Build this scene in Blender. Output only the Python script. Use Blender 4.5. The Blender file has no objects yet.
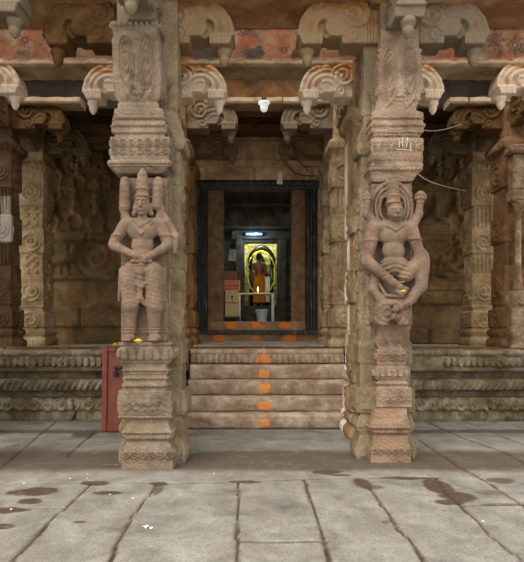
import bpy, math, random
import numpy as np
from mathutils import Vector, Matrix, Euler

random.seed(7)
rng = np.random.default_rng(7)
S = bpy.context.scene
COL = S.collection
PI = math.pi

# ------------------------------------------------------------------ camera
cd = bpy.data.cameras.new('camera')
cd.sensor_fit = 'HORIZONTAL'; cd.sensor_width = 36.0
cd.lens = 36.0 * 500.0 / 524.0
cd.shift_x = 8.0 / 524.0
cd.shift_y = 47.0 / 524.0
cd.clip_end = 200
cam = bpy.data.objects.new('camera', cd); COL.objects.link(cam)
cam.location = (0, 0, 1.6); cam.rotation_euler = (PI / 2, 0, 0)
S.camera = cam

# ------------------------------------------------------------------ world, sun, exposure
w = bpy.data.worlds.new('world'); S.world = w; w.use_nodes = True
wn = w.node_tree; wn.nodes.clear()
wo = wn.nodes.new('ShaderNodeOutputWorld'); wb = wn.nodes.new('ShaderNodeBackground')
wb.inputs['Color'].default_value = (1.0, 0.97, 0.93, 1); wb.inputs['Strength'].default_value = 1.15
wn.links.new(wb.outputs[0], wo.inputs[0])

def lamp(kind, name, loc, rot, energy, color, **kw):
    l = bpy.data.lights.new(name, kind); l.energy = energy; l.color = color
    for k, v in kw.items(): setattr(l, k, v)
    o = bpy.data.objects.new(name, l); COL.objects.link(o)
    o.location = loc; o.rotation_euler = rot
    return o
# hazy sun (a wide soft disc) high over the open court behind the camera, to the left
lamp('SUN', 'sun', (0, -10, 20), (math.radians(40), 0, math.radians(-38)), 1.4, (1.0, 0.93, 0.82), angle=0.6)

S.view_settings.view_transform = 'Standard'
S.view_settings.look = 'None'
S.view_settings.gamma = 1.0
S.view_settings.use_curve_mapping = False
S.view_settings.exposure = 0.9

# ------------------------------------------------------------------ helpers
def W(px, py, D):
    """world point seen at pixel px,py at depth D"""
    return Vector(((px - 254) * D / 500.0, D, 1.6 + (328 - py) * D / 500.0))

def new_mesh(name, v, f, smooth=True, attrs=None):
    me = bpy.data.meshes.new(name)
    v = np.asarray(v, dtype=np.float32)
    if isinstance(f, np.ndarray) and f.ndim == 2:
        n = len(f); k = f.shape[1]
        me.vertices.add(len(v)); me.vertices.foreach_set('co', v.ravel())
        me.loops.add(n * k); me.loops.foreach_set('vertex_index', f.astype(np.int32).ravel())
        me.polygons.add(n); me.polygons.foreach_set('loop_start', np.arange(0, n * k, k, dtype=np.int32))
        me.update(calc_edges=True)
    else:
        me.from_pydata([tuple(map(float, p)) for p in v], [], [tuple(map(int, q)) for q in f])
    me.validate()
    if smooth:
        me.polygons.foreach_set('use_smooth', np.ones(len(me.polygons), dtype=bool))
    if attrs:
        for an, av in attrs.items():
            a = me.attributes.new(an, 'FLOAT', 'POINT'); a.data.foreach_set('value', np.asarray(av, dtype=np.float32))
    me.update()
    return me

def link(name, me, mat=None, parent=None, loc=(0, 0, 0), rotz=0):
    o = bpy.data.objects.new(name, me); COL.objects.link(o)
    if mat is not None:
        me.materials.clear(); me.materials.append(mat)
    if parent is not None: o.parent = parent
    o.location = loc; o.rotation_euler = (0, 0, rotz)
    return o

def thing(name, label, cat, loc=(0, 0, 0), rotz=0, group=None):
    o = bpy.data.objects.new(name, None); COL.objects.link(o)
    o.empty_display_size = 0.1
    o.location = loc; o.rotation_euler = (0, 0, rotz)
    o['label'] = label; o['category'] = cat
    if group: o['group'] = group
    return o
def tag(o, label, cat, group=None):
    o['label'] = label; o['category'] = cat
    if group: o['group'] = group
    return o
def struct(o):
    o['kind'] = 'structure'; return o

class MB:
    """collects boxes, tubes and lathes into one mesh"""
    def __init__(s): s.v = []; s.f = []
    def add(s, v, f):
        b = len(s.v); s.v += [tuple(p) for p in v]; s.f += [tuple(b + i for i in q) for q in f]; return s
    def box(s, lo, hi, bev=0.0, M=None):
        x0, y0, z0 = lo; x1, y1, z1 = hi
        b = min(bev, (x1-x0)/2.01, (y1-y0)/2.01, (z1-z0)/2.01)
        if b <= 0:
            v = [(x, y, z) for x in (x0, x1) for y in (y0, y1) for z in (z0, z1)]
            f = [(0,1,3,2),(4,6,7,5),(0,4,5,1),(2,3,7,6),(0,2,6,4),(1,5,7,3)]
        else:
            v = []; idx = {}
            for i, x in enumerate((x0, x1)):
                for j, y in enumerate((y0, y1)):
                    for k, z in enumerate((z0, z1)):
                        sx = b if i == 0 else -b; sy = b if j == 0 else -b; sz = b if k == 0 else -b
                        idx[i,j,k,'x'] = len(v); v.append((x, y+sy, z+sz))
                        idx[i,j,k,'y'] = len(v); v.append((x+sx, y, z+sz))
                        idx[i,j,k,'z'] = len(v); v.append((x+sx, y+sy, z))
            f = []
            for i in (0,1):
                q = [idx[i,0,0,'x'], idx[i,1,0,'x'], idx[i,1,1,'x'], idx[i,0,1,'x']]; f.append(q if i else q[::-1])
                q = [idx[0,i,0,'y'], idx[0,i,1,'y'], idx[1,i,1,'y'], idx[1,i,0,'y']]; f.append(q if i else q[::-1])
                q = [idx[0,0,i,'z'], idx[1,0,i,'z'], idx[1,1,i,'z'], idx[0,1,i,'z']]; f.append(q if i else q[::-1])
            for a in (0,1):
                for c in (0,1):
                    f.append([idx[0,a,c,'y'], idx[1,a,c,'y'], idx[1,a,c,'z'], idx[0,a,c,'z']])
                    f.append([idx[a,0,c,'x'], idx[a,1,c,'x'], idx[a,1,c,'z'], idx[a,0,c,'z']])
                    f.append([idx[a,c,0,'x'], idx[a,c,1,'x'], idx[a,c,1,'y'], idx[a,c,0,'y']])
            for i in (0,1):
                for j in (0,1):
                    for k in (0,1): f.append([idx[i,j,k,'x'], idx[i,j,k,'y'], idx[i,j,k,'z']])
        if M is not None: v = [tuple(M @ Vector(p)) for p in v]
        return s.add(v, f)
    def tube(s, pts, rad, n=10, cap=True):
        pts = [Vector(p) for p in pts]
        if not hasattr(rad, '__len__'): rad = [rad] * len(pts)
        v = []; f = []; up = None
        for i, p in enumerate(pts):
            t = (pts[min(i+1, len(pts)-1)] - pts[max(i-1, 0)]).normalized()
            if up is None:
                up = t.orthogonal().normalized()
            else:
                up = (up - t * up.dot(t)).normalized()
            b = t.cross(up)
            for k in range(n):
                a = 2*PI*k/n
                v.append(tuple(p + (up*math.cos(a) + b*math.sin(a)) * rad[i]))
        for i in range(len(pts)-1):
            for k in range(n):
                k2 = (k+1) % n
                f.append((i*n+k, i*n+k2, (i+1)*n+k2, (i+1)*n+k))
        if cap:
            f.append(tuple(range(n))[::-1]); f.append(tuple((len(pts)-1)*n + k for k in range(n)))
        return s.add(v, f)
    def lathe(s, prof, c=(0,0,0), n=24):
        v = []; f = []
        for r, z in prof:
            for k in range(n):
                a = 2*PI*k/n; v.append((c[0]+r*math.cos(a), c[1]+r*math.sin(a), c[2]+z))
        for i in range(len(prof)-1):
            for k in range(n):
                k2 = (k+1) % n; f.append((i*n+k, i*n+k2, (i+1)*n+k2, (i+1)*n+k))
        f.append(tuple(range(n))[::-1]); f.append(tuple((len(prof)-1)*n+k for k in range(n)))
        return s.add(v, f)
    def build(s, name, mat, parent=None, loc=(0,0,0), rotz=0, smooth=False):
        me = new_mesh(name, s.v, s.f, smooth)
        return link(name, me, mat, parent, loc, rotz)

# value noise in numpy ------------------------------------------------
_T = rng.random((64, 64)).astype(np.float32)
def vnoise(x, y):
    xi = np.floor(x).astype(int); yi = np.floor(y).astype(int)
    fx = x - xi; fy = y - yi; fx = fx*fx*(3-2*fx); fy = fy*fy*(3-2*fy)
    a = _T[xi & 63, yi & 63]; b = _T[(xi+1) & 63, yi & 63]; c = _T[xi & 63, (yi+1) & 63]; d = _T[(xi+1) & 63, (yi+1) & 63]
    return (a*(1-fx)+b*fx)*(1-fy) + (c*(1-fx)+d*fx)*fy
def fbm(x, y, o=4):
    r = 0; a = .5
    for i in range(o):
        r = r + a*(vnoise(x, y)-.5); x = x*2.03+7.1; y = y*2.03+3.7; a *= .5
    return r
def step(x, a, b):
    t = np.clip((x-a)/(b-a), 0, 1); return t*t*(3-2*t)
def band(z, z0, z1, e=.008):
    return step(z, z0, z0+e) * (1-step(z, z1-e, z1))
def spiral(x, z, cx, cz, r0, turns=2.0, sgn=1, h=.012):
    """spiral scroll ridge inside a disc"""
    dx = x-cx; dz = z-cz; r = np.sqrt(dx*dx+dz*dz)+1e-6; th = np.arctan2(dz, dx)*sgn
    m = 1-step(r, r0*.9, r0)
    return m*h*(.5+.5*np.sin(2*PI*turns*r/r0*1.0 - th))
def beads(x, z, z0, z1, pitch, h=.012):
    zc = (z0+z1)/2; R = (z1-z0)/2
    u = (x/pitch - np.floor(x/pitch) - .5)*pitch
    q = 1-(u/(pitch*.46))**2-((z-zc)/R)**2
    return h*np.sqrt(np.clip(q, 0, 1))
def petals(x, z, z0, z1, pitch, h=.015):
    u = (x/pitch - np.floor(x/pitch) - .5)*2
    t = np.clip((z-z0)/(z1-z0), 0, 1)
    wd = np.sqrt(np.clip(1-(t-.25)**2/.58, 0, 1))
    inside = np.clip(1-(np.abs(u)/(wd*.92+1e-3))**3, 0, 1)
    return h*np.sqrt(inside)*((z >= z0) & (z <= z1))
def rope(x, z, z0, z1, pitch, h=.015):
    zc = (z0+z1)/2; R = (z1-z0)/2
    m = np.sqrt(np.clip(1-((z-zc)/R)**2, 0, 1))
    return h*m*(.5+.5*np.sin(2*PI*(x-(z-zc)*.7)/pitch))
def capd(x, z, ax, az, bx, bz, r):
    px = x-ax; pz = z-az; dx = bx-ax; dz = bz-az
    t = np.clip((px*dx+pz*dz)/(dx*dx+dz*dz+1e-9), 0, 1)
    d = np.sqrt((px-t*dx)**2+(pz-t*dz)**2)
    return np.sqrt(np.clip(r*r-d*d, 0, None))
def figure(x, z, cx, cz, s, m=1, h=1.0, pose=0):
    """small carved dancing figure, height s"""
    x = (x-cx)/s*m; z = (z-cz)/s
    P = [
     [(0,.86,0,.9,.09),(0,.96,0,1.0,.05),(-.1,.74,.1,.74,.07),(0,.72,.02,.55,.11),(.02,.5,.0,.46,.13),
      (-.12,.74,-.26,.62,.05),(-.26,.62,-.1,.52,.045),(.12,.74,.28,.84,.05),(.28,.84,.22,1.0,.045),
      (-.05,.45,-.2,.25,.085),(-.2,.25,-.12,.03,.055),(.06,.45,.2,.28,.085),(.2,.28,.14,.03,.055),(-.12,.02,-.22,.02,.04),(.14,.02,.24,.02,.04)],
     [(0,.8,0,.84,.1),(0,.92,0,.98,.06),(0,.66,0,.45,.14),(-.12,.66,-.3,.5,.06),(-.3,.5,-.12,.36,.05),(.12,.66,.3,.52,.06),(.3,.52,.2,.36,.05),
      (0,.35,-.34,.18,.1),(-.34,.18,.05,.08,.07),(0,.35,.34,.2,.1),(.34,.2,-.05,.08,.07),(-.4,.02,.4,.02,.05)],
     [(-.1,.5,.18,.55,.17),(.2,.6,.36,.8,.1),(.36,.82,.5,.78,.06),(-.2,.5,-.28,.1,.07),(-.05,.45,-.02,.08,.06),(.2,.5,.34,.3,.06),(.1,.5,.2,.08,.06),(-.25,.6,-.45,.85,.04),(-.45,.85,-.3,.98,.03)],
    ][pose]
    H = 0
    for a in P: H = np.maximum(H, capd(x, z, *a))
    return H*s*h*.8

# dense sweep round a rectangular section ---------------------------
def square_sweep(prof, relief=None, n=26, dz=.012, rough=.004, seed=0, cap=True):
    """prof: [(z, x0, x1, y0, y1)] bottom to top; relief(face, a, z, half) outward offset"""
    P = np.array(prof, dtype=float)
    rows = []
    for i in range(len(P)-1):
        a, b = P[i], P[i+1]
        L = np.linalg.norm((b-a)[[0, 1, 3]])
        k = max(1, int(math.ceil(L/dz)))
        for t in range(k): rows.append(a+(b-a)*t/k)
    rows.append(P[-1]); R = np.array(rows)
    z = R[:, 0][:, None]
    t = np.linspace(-1, 1, n+1)[:-1][None, :]
    cx = ((R[:, 1]+R[:, 2])/2)[:, None]; hx = ((R[:, 2]-R[:, 1])/2)[:, None]
    cy = ((R[:, 3]+R[:, 4])/2)[:, None]; hy = ((R[:, 4]-R[:, 3])/2)[:, None]
    X = []; Y = []; Z = []
    for face in range(4):
        if face in (0, 2): h = hx
        else: h = hy
        a = t*h
        edge = np.clip((1-np.abs(t))/.05, 0, 1)
        o = np.zeros(np.broadcast(a, z).shape)
        if relief is not None: o = o + relief(face, a, z+0*a, h+0*a)*edge
        o = o + rough*2.2*fbm((a+face*3.3+seed)*9, (z+seed)*9, 4)
        zz = z+0*a
        if face == 0: x = cx+a; y = cy-hy-o
        elif face == 1: x = cx+hx+o; y = cy+a
        elif face == 2: x = cx-a; y = cy+hy+o
        else: x = cx-hx-o; y = cy-a
        X.append(x+0*zz); Y.append(y+0*zz); Z.append(zz)
    X = np.hstack(X); Y = np.hstack(Y); Z = np.hstack(Z)
    # soften the arrises
    M, N = X.shape
    v = np.stack([X, Y, Z], -1).reshape(-1, 3)
    i = np.arange(M-1)[:, None]; j = np.arange(N)[None, :]; j2 = (j+1) % N
    f = np.stack([i*N+j, i*N+j2, (i+1)*N+j2, (i+1)*N+j], -1).reshape(-1, 4)
    if cap:
        c0 = len(v); v = np.vstack([v, [[P[0][1:3].mean(), P[0][3:5].mean(), P[0][0]]], [[P[-1][1:3].mean(), P[-1][3:5].mean(), P[-1][0]]]])
        tri = []
        for k in range(0, N, 2):
            a_, b_, c_ = k, (k+1) % N, (k+2) % N
            tri.append((c0, c_, b_, a_))
            o_ = (M-1)*N
            tri.append((c0+1, o_+a_, o_+b_, o_+c_))
        f = np.vstack([f, np.array(tri)])
    return v, f

def hfield(x0, x1, z0, z1, res, fn, back=.05):
    """relief slab in the XZ plane facing -Y; fn(x,z)->height toward -Y; solid with sides"""
    nx = int((x1-x0)/res)+1; nz = int((z1-z0)/res)+1
    x = np.linspace(x0, x1, nx)[None, :]+np.zeros((nz, 1)); z = np.linspace(z0, z1, nz)[:, None]+np.zeros((1, nx))
    h = fn(x, z)
    v = np.stack([x, -h, z], -1).reshape(-1, 3)
    i = np.arange(nz-1)[:, None]; j = np.arange(nx-1)[None, :]
    f = np.stack([i*nx+j, i*nx+j+1, (i+1)*nx+j+1, (i+1)*nx+j], -1).reshape(-1, 4)
    ring = list(range(nx)) + [k*nx+nx-1 for k in range(1, nz)] + [(nz-1)*nx+k for k in range(nx-2, -1, -1)] + [k*nx for k in range(nz-2, 0, -1)]
    b0 = len(v); rv = v[ring].copy(); rv[:, 1] = back; v = np.vstack([v, rv])
    n = len(ring)
    sf = np.array([(ring[(k+1) % n], ring[k], b0+k, b0+(k+1) % n) for k in range(n)])
    return v, np.vstack([f, sf])

# signed-distance modelling (surface nets) ---------------------------
def sdf_mesh(fn, lo, hi, res):
    lo = np.array(lo, float); hi = np.array(hi, float)
    n = np.ceil((hi-lo)/res).astype(int)+1
    ax = [lo[k]+np.arange(n[k])*res for k in range(3)]
    X, Y, Z = np.meshgrid(*[a.astype(np.float32) for a in ax], indexing='ij')
    D = fn(X, Y, Z).astype(np.float32)
    s = D < 0
    c = [(i, j, k) for i in (0, 1) for j in (0, 1) for k in (0, 1)]
    sl = lambda A, o: A[o[0]:A.shape[0]-1+o[0], o[1]:A.shape[1]-1+o[1], o[2]:A.shape[2]-1+o[2]]
    cnt = sum(sl(s, o).astype(np.int8) for o in c)
    act = (cnt > 0) & (cnt < 8)
    acc = np.zeros(act.shape+(3,), np.float32); num = np.zeros(act.shape, np.float32)
    for a in c:
        for k in range(3):
            if a[k] == 0:
                b = list(a); b[k] = 1; b = tuple(b)
                da = sl(D, a); db = sl(D, b); cr = (da < 0) != (db < 0)
                t = np.where(cr, da/(da-db+1e-12), 0)
                for q in range(3):
                    acc[..., q] += np.where(cr, a[q]+(t if q == k else 0), 0)
                num += cr
    idx = -np.ones(act.shape, np.int64); ii = np.argwhere(act); idx[act] = np.arange(len(ii))
    v = (ii+acc[act]/num[act][:, None])*res+lo
    F = []
    for k in range(3):
        p, q = [(1, 2), (2, 0), (0, 1)][k]
        a = [slice(None)]*3; b = [slice(None)]*3
        a[k] = slice(0, -1); b[k] = slice(1, None)
        for m in (p, q): a[m] = slice(1, -1); b[m] = slice(1, -1)
        sa = s[tuple(a)]; sb = s[tuple(b)]
        e = np.argwhere(sa != sb)
        if len(e) == 0: continue
        flip = sa[tuple(e.T)]
        base = e.copy(); base[:, p] += 1; base[:, q] += 1
        def cell(dp, dq):
            g = base.copy(); g[:, p] += dp; g[:, q] += dq
            return idx[g[:, 0], g[:, 1], g[:, 2]]
        q4 = np.stack([cell(-1, -1), cell(0, -1), cell(0, 0), cell(-1, 0)], -1)
        q4[~flip] = q4[~flip][:, ::-1]
        F.append(q4)
    return v, np.vstack(F)
def smin(a, b, k):
    h = np.clip(.5+.5*(b-a)/k, 0, 1); return b*(1-h)+a*h-k*h*(1-h)
def s_cap(X, Y, Z, a, b, r1, r2):
    a = np.array(a, np.float32); b = np.array(b, np.float32); d = b-a; L = float(d@d)+1e-9
    px, py, pz = X-a[0], Y-a[1], Z-a[2]
    t = np.clip((px*d[0]+py*d[1]+pz*d[2])/L, 0, 1)
    return np.sqrt((px-t*d[0])**2+(py-t*d[1])**2+(pz-t*d[2])**2)-(r1+(r2-r1)*t)
def s_ell(X, Y, Z, c, r):
    k0 = np.sqrt(((X-c[0])/r[0])**2+((Y-c[1])/r[1])**2+((Z-c[2])/r[2])**2)
    return (k0-1)*min(r)
def s_box(X, Y, Z, lo, hi, rd):
    c = [(lo[k]+hi[k])/2 for k in range(3)]; h = [(hi[k]-lo[k])/2-rd for k in range(3)]
    q = [np.abs(A-c[k])-h[k] for k, A in enumerate((X, Y, Z))]
    return np.sqrt(sum(np.maximum(t, 0)**2 for t in q))+np.minimum(np.maximum(np.maximum(q[0], q[1]), q[2]), 0)-rd
def s_ring(X, Y, Z, c, R, r, el=1.0):
    """ring lying in the XZ plane"""
    q = np.sqrt((X-c[0])**2+((Z-c[2])/el)**2)-R
    return np.sqrt(q*q+(Y-c[1])**2)-r

# ------------------------------------------------------------------ materials
def nodes(name):
    m = bpy.data.materials.new(name); m.use_nodes = True
    nt = m.node_tree; nt.nodes.clear()
    out = nt.nodes.new('ShaderNodeOutputMaterial'); b = nt.nodes.new('ShaderNodeBsdfPrincipled')
    nt.links.new(b.outputs[0], out.inputs[0])
    return m, nt, b
def ramp(nt, stops):
    r = nt.nodes.new('ShaderNodeValToRGB'); e = r.color_ramp.elements
    e[0].position = stops[0][0]; e[0].color = (*stops[0][1], 1)
    e[1].position = stops[-1][0]; e[1].color = (*stops[-1][1], 1)
    for p, c in stops[1:-1]:
        q = e.new(p); q.color = (*c, 1)
    return r
def mixc(nt, fac, a, b):
    m = nt.nodes.new('ShaderNodeMix'); m.data_type = 'RGBA'
    for sock, val in ((m.inputs[0], fac), (m.inputs[6], a), (m.inputs[7], b)):
        if hasattr(val, 'node'): nt.links.new(val, sock)
        else: sock.default_value = val if not isinstance(val, tuple) else (*val, 1)
    return m.outputs[2]
def noise(nt, vec, scale, detail=6, rough=.6, dist=0):
    n = nt.nodes.new('ShaderNodeTexNoise'); n.inputs['Scale'].default_value = scale
    n.inputs['Detail'].default_value = detail; n.inputs['Roughness'].default_value = rough; n.inputs['Distortion'].default_value = dist
    nt.links.new(vec, n.inputs['Vector']); return n.outputs['Fac']
def mathn(nt, op, a, b=None, c=None, clamp=False):
    m = nt.nodes.new('ShaderNodeMath'); m.operation = op; m.use_clamp = clamp
    for i, v in enumerate((a, b, c)):
        if v is None: continue
        if hasattr(v, 'node'): nt.links.new(v, m.inputs[i])
        else: m.inputs[i].default_value = v
    return m.outputs[0]

def stone(name, c_dark, c_mid, c_light, patch=None, patch_amt=.5, scale=2.2, bump=.35, carve=0.0, carve_scale=7, attr=None, attr_col=None, attr2=None, attr2_col=None, rough=.88, spots=.3):
    def sat(c, k=1.28):
        l = .3*c[0]+.59*c[1]+.11*c[2]; return tuple(max(0.004, l+(q-l)*k) for q in c)
    c_dark, c_mid, c_light = sat(tuple(q*.8 for q in c_dark)), sat(c_mid), sat(tuple(q*1.08 for q in c_light))
    if patch: patch = sat(patch)
    m, nt, b = nodes(name)
    tc = nt.nodes.new('ShaderNodeTexCoord'); oi = nt.nodes.new('ShaderNodeObjectInfo')
    add = nt.nodes.new('ShaderNodeVectorMath'); add.operation = 'ADD'
    sc = nt.nodes.new('ShaderNodeVectorMath'); sc.operation = 'SCALE'; sc.inputs['Scale'].default_value = 17.0
    cmb = nt.nodes.new('ShaderNodeCombineXYZ')
    for i in range(3): nt.links.new(oi.outputs['Random'], cmb.inputs[i])
    nt.links.new(cmb.outputs[0], sc.inputs[0]); nt.links.new(tc.outputs['Object'], add.inputs[0]); nt.links.new(sc.outputs[0], add.inputs[1])
    vec = add.outputs[0]
    n1 = noise(nt, vec, scale, 9, .68, .4)
    r = ramp(nt, [(.3, c_dark), (.5, c_mid), (.72, c_light)]); nt.links.new(n1, r.inputs[0])
    col = r.outputs[0]
    if patch:
        n2 = noise(nt, vec, scale*.55, 7, .7, 1.0)
        pr = ramp(nt, [(.46, (0, 0, 0)), (.62, (patch_amt,)*3)]); nt.links.new(n2, pr.inputs[0])
        col = mixc(nt, pr.outputs[0], col, patch)
    # small pits and specks
    n3 = noise(nt, vec, 55, 4, .7)
    sr = ramp(nt, [(.33, (1-spots*.75,)*3), (.5, (1, 1, 1)), (.72, (1+spots*.35,)*3)]); nt.links.new(n3, sr.inputs[0])
    mul = nt.nodes.new('ShaderNodeMix'); mul.data_type = 'RGBA'; mul.blend_type = 'MULTIPLY'; mul.inputs[0].default_value = 1
    nt.links.new(col, mul.inputs[6]); nt.links.new(sr.outputs[0], mul.inputs[7]); col = mul.outputs[2]
    for an, ac in ((attr, attr_col), (attr2, attr2_col)):
        if an:
            at = nt.nodes.new('ShaderNodeAttribute'); at.attribute_name = an
            n4 = noise(nt, vec, 9, 6, .7)
            f = mathn(nt, 'MULTIPLY', at.outputs['Fac'], mathn(nt, 'MULTIPLY_ADD', n4, 3.4, -.55, clamp=True), clamp=True)
            col = mixc(nt, f, col, ac)
    nt.links.new(col, b.inputs['Base Color'])
    b.inputs['Roughness'].default_value = rough
    b.inputs['Specular IOR Level'].default_value = .25
    # bump: fine grain, chisel marks, optional flowing carved scrolls
    h = mathn(nt, 'MULTIPLY', noise(nt, vec, 55, 6, .75), .35)
    h = mathn(nt, 'ADD', h, mathn(nt, 'MULTIPLY', noise(nt, vec, 14, 6, .65), .8))
    if carve > 0:
        wv = nt.nodes.new('ShaderNodeTexWave'); wv.wave_type = 'RINGS'; wv.rings_direction = 'SPHERICAL'
        wv.inputs['Scale'].default_value = carve_scale; wv.inputs['Distortion'].default_value = 9
        wv.inputs['Detail'].default_value = 2.5; wv.inputs['Detail Scale'].default_value = 1.6
        nt.links.new(vec, wv.inputs['Vector'])
        h = mathn(nt, 'ADD', h, mathn(nt, 'MULTIPLY', wv.outputs['Fac'], carve))
    bp = nt.nodes.new('ShaderNodeBump'); bp.inputs['Strength'].default_value = bump; bp.inputs['Distance'].default_value = .025
    nt.links.new(h, bp.inputs['Height']); nt.links.new(bp.outputs[0], b.inputs['Normal'])
    return m

def plain(name, col, rough=.6, metal=0, emit=0, ecol=None, vary=.15, nscale=12, bump=.1):
    m, nt, b = nodes(name)
    tc = nt.nodes.new('ShaderNodeTexCoord')
    n1 = noise(nt, tc.outputs['Object'], nscale, 5, .6)
    r = ramp(nt, [(.3, tuple(c*(1-vary) for c in col)), (.7, tuple(min(1, c*(1+vary)) for c in col))])
    nt.links.new(n1, r.inputs[0]); nt.links.new(r.outputs[0], b.inputs['Base Color'])
    b.inputs['Roughness'].default_value = rough; b.inputs['Metallic'].default_value = metal
    if bump:
        bp = nt.nodes.new('ShaderNodeBump'); bp.inputs['Strength'].default_value = bump; bp.inputs['Distance'].default_value = .01
        nt.links.new(n1, bp.inputs['Height']); nt.links.new(bp.outputs[0], b.inputs['Normal'])
    if emit:
        b.inputs['Emission Color'].default_value = (*(ecol or col), 1); b.inputs['Emission Strength'].default_value = emit
    return m
#MATS
M_pil = stone('grey_tan_granite', (0.082, 0.067, 0.051), (0.177, 0.143, 0.110), (0.288, 0.244, 0.197), (0.192, 0.137, 0.098), .5, scale=3, bump=.8, carve=.22, carve_scale=7)
M_pil_r = stone('rosy_tan_granite', (0.093, 0.070, 0.052), (0.209, 0.158, 0.120), (0.327, 0.263, 0.207), (0.249, 0.164, 0.117), .6, scale=3, bump=.8, carve=.22, carve_scale=7)
M_statue = stone('pinkish_granite', (0.100, 0.070, 0.051), (0.177, 0.124, 0.092), (0.248, 0.184, 0.145), (0.135, 0.111, 0.089), .7, scale=3.5, bump=.6, carve=.18, carve_scale=12)
M_rear = stone('greenish_grey_granite', (.105, .080, .052), (.195, .150, .102), (.29, .24, .17), (.16, .145, .105), .6, bump=.7, carve=.2)
M_corbel = stone('weathered_corbel_stone', (.085, .050, .027), (.20, .128, .07), (.32, .235, .145), (.27, .13, .052), .9, scale=4, bump=.6, attr='lip', attr_col=(.225, .155, .088))
M_corbel_paint = stone('limewashed_corbel_stone', (.20, .075, .03), (.40, .19, .085), (.62, .42, .25), (.70, .55, .39), .7, scale=4.5, bump=.4, attr='lip', attr_col=(.76, .65, .52))
M_corbel_grey = stone('grey_corbel_stone', (.065, .048, .030), (.15, .115, .078), (.26, .215, .155), (.16, .09, .045), .7, scale=3.5, bump=.6, attr='lip', attr_col=(.18, .14, .095))
M_corbel_dark = stone('dark_corbel_stone', (.045, .024, .012), (.095, .054, .026), (.17, .10, .05), None, bump=.5)  # darker brown corbel stone
M_beam = stone('tan_beam_stone', (.22, .14, .08), (.36, .24, .14), (.50, .36, .23), (.42, .22, .12), .6, bump=.3)
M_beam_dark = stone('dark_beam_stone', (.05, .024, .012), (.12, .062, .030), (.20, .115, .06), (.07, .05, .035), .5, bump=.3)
M_ledge = stone('pale_ledge_stone', (0.180, 0.135, 0.090), (0.306, 0.234, 0.162), (0.414, 0.342, 0.261), None, bump=.5)
M_ceil = stone('ceiling_slab_stone', (.15, .085, .045), (.32, .20, .12), (.50, .37, .25), (.22, .10, .06), .8, scale=1.6, bump=.35)
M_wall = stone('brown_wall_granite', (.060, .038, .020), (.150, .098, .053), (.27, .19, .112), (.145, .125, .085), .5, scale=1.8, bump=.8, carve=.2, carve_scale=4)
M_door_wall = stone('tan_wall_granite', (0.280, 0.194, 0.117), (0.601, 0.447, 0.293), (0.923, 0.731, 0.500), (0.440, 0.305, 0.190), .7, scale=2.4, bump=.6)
M_plinth = stone('mossy_plinth_granite', (.075, .055, .034), (.21, .175, .125), (.40, .365, .295), (.125, .09, .05), .7, scale=3.2, bump=.7)
M_step = stone('worn_step_granite', (0.217, 0.162, 0.116), (0.391, 0.311, 0.240), (0.604, 0.524, 0.433), (0.248, 0.157, 0.113), .6, scale=4, bump=.6, attr='paint', attr_col=(0.762, 0.298, 0.080))
M_back_pil = stone('yellow_grey_granite', (.13, .095, .06), (.30, .235, .155), (.50, .42, .31), (.28, .17, .09), .6, scale=3.5, bump=.7, carve=.24, carve_scale=6)
M_goldlit_pil = stone('golden_lit_granite', (0.107, 0.071, 0.045), (0.315, 0.244, 0.166), (0.566, 0.489, 0.376), (0.167, 0.108, 0.066), .7, scale=4, bump=.6, carve=.5, carve_scale=6)  # warm light at the right edge put into the stone colour
M_pale_edge_pil = stone('pale_edged_granite', (.10, .07, .045), (.24, .17, .11), (.40, .31, .22), (.24, .13, .07), .6, scale=3.5, bump=.7, carve=.24, carve_scale=6, attr='lip', attr_col=(.80, .72, .60))
M_brown_pil = stone('reddish_brown_granite', (.075, .045, .026), (.17, .105, .06), (.30, .20, .13), (.24, .12, .06), .6, scale=3, bump=.7, carve=.24)
M_dark_pil = stone('dark_pillar_granite', (.045, .026, .015), (.095, .058, .034), (.18, .12, .075), None, bump=.7, carve=.24, attr='lip', attr_col=(.42, .38, .32))
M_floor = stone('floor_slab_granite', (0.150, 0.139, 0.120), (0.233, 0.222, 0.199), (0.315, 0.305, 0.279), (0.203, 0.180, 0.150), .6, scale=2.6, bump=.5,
                attr='stain_and_shade', attr_col=(.075, .050, .034), attr2='groove', attr2_col=(.06, .035, .02), spots=.5, rough=.7)
M_landing = stone('landing_slab_granite', (.26, .23, .19), (.36, .33, .28), (.46, .43, .37), None, bump=.3)
M_inside = stone('sooty_room_stone', (0.052, 0.055, 0.047), (0.111, 0.114, 0.099), (0.195, 0.202, 0.169), (0.065, 0.085, 0.078), .4, bump=.7, carve=.5)

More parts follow.
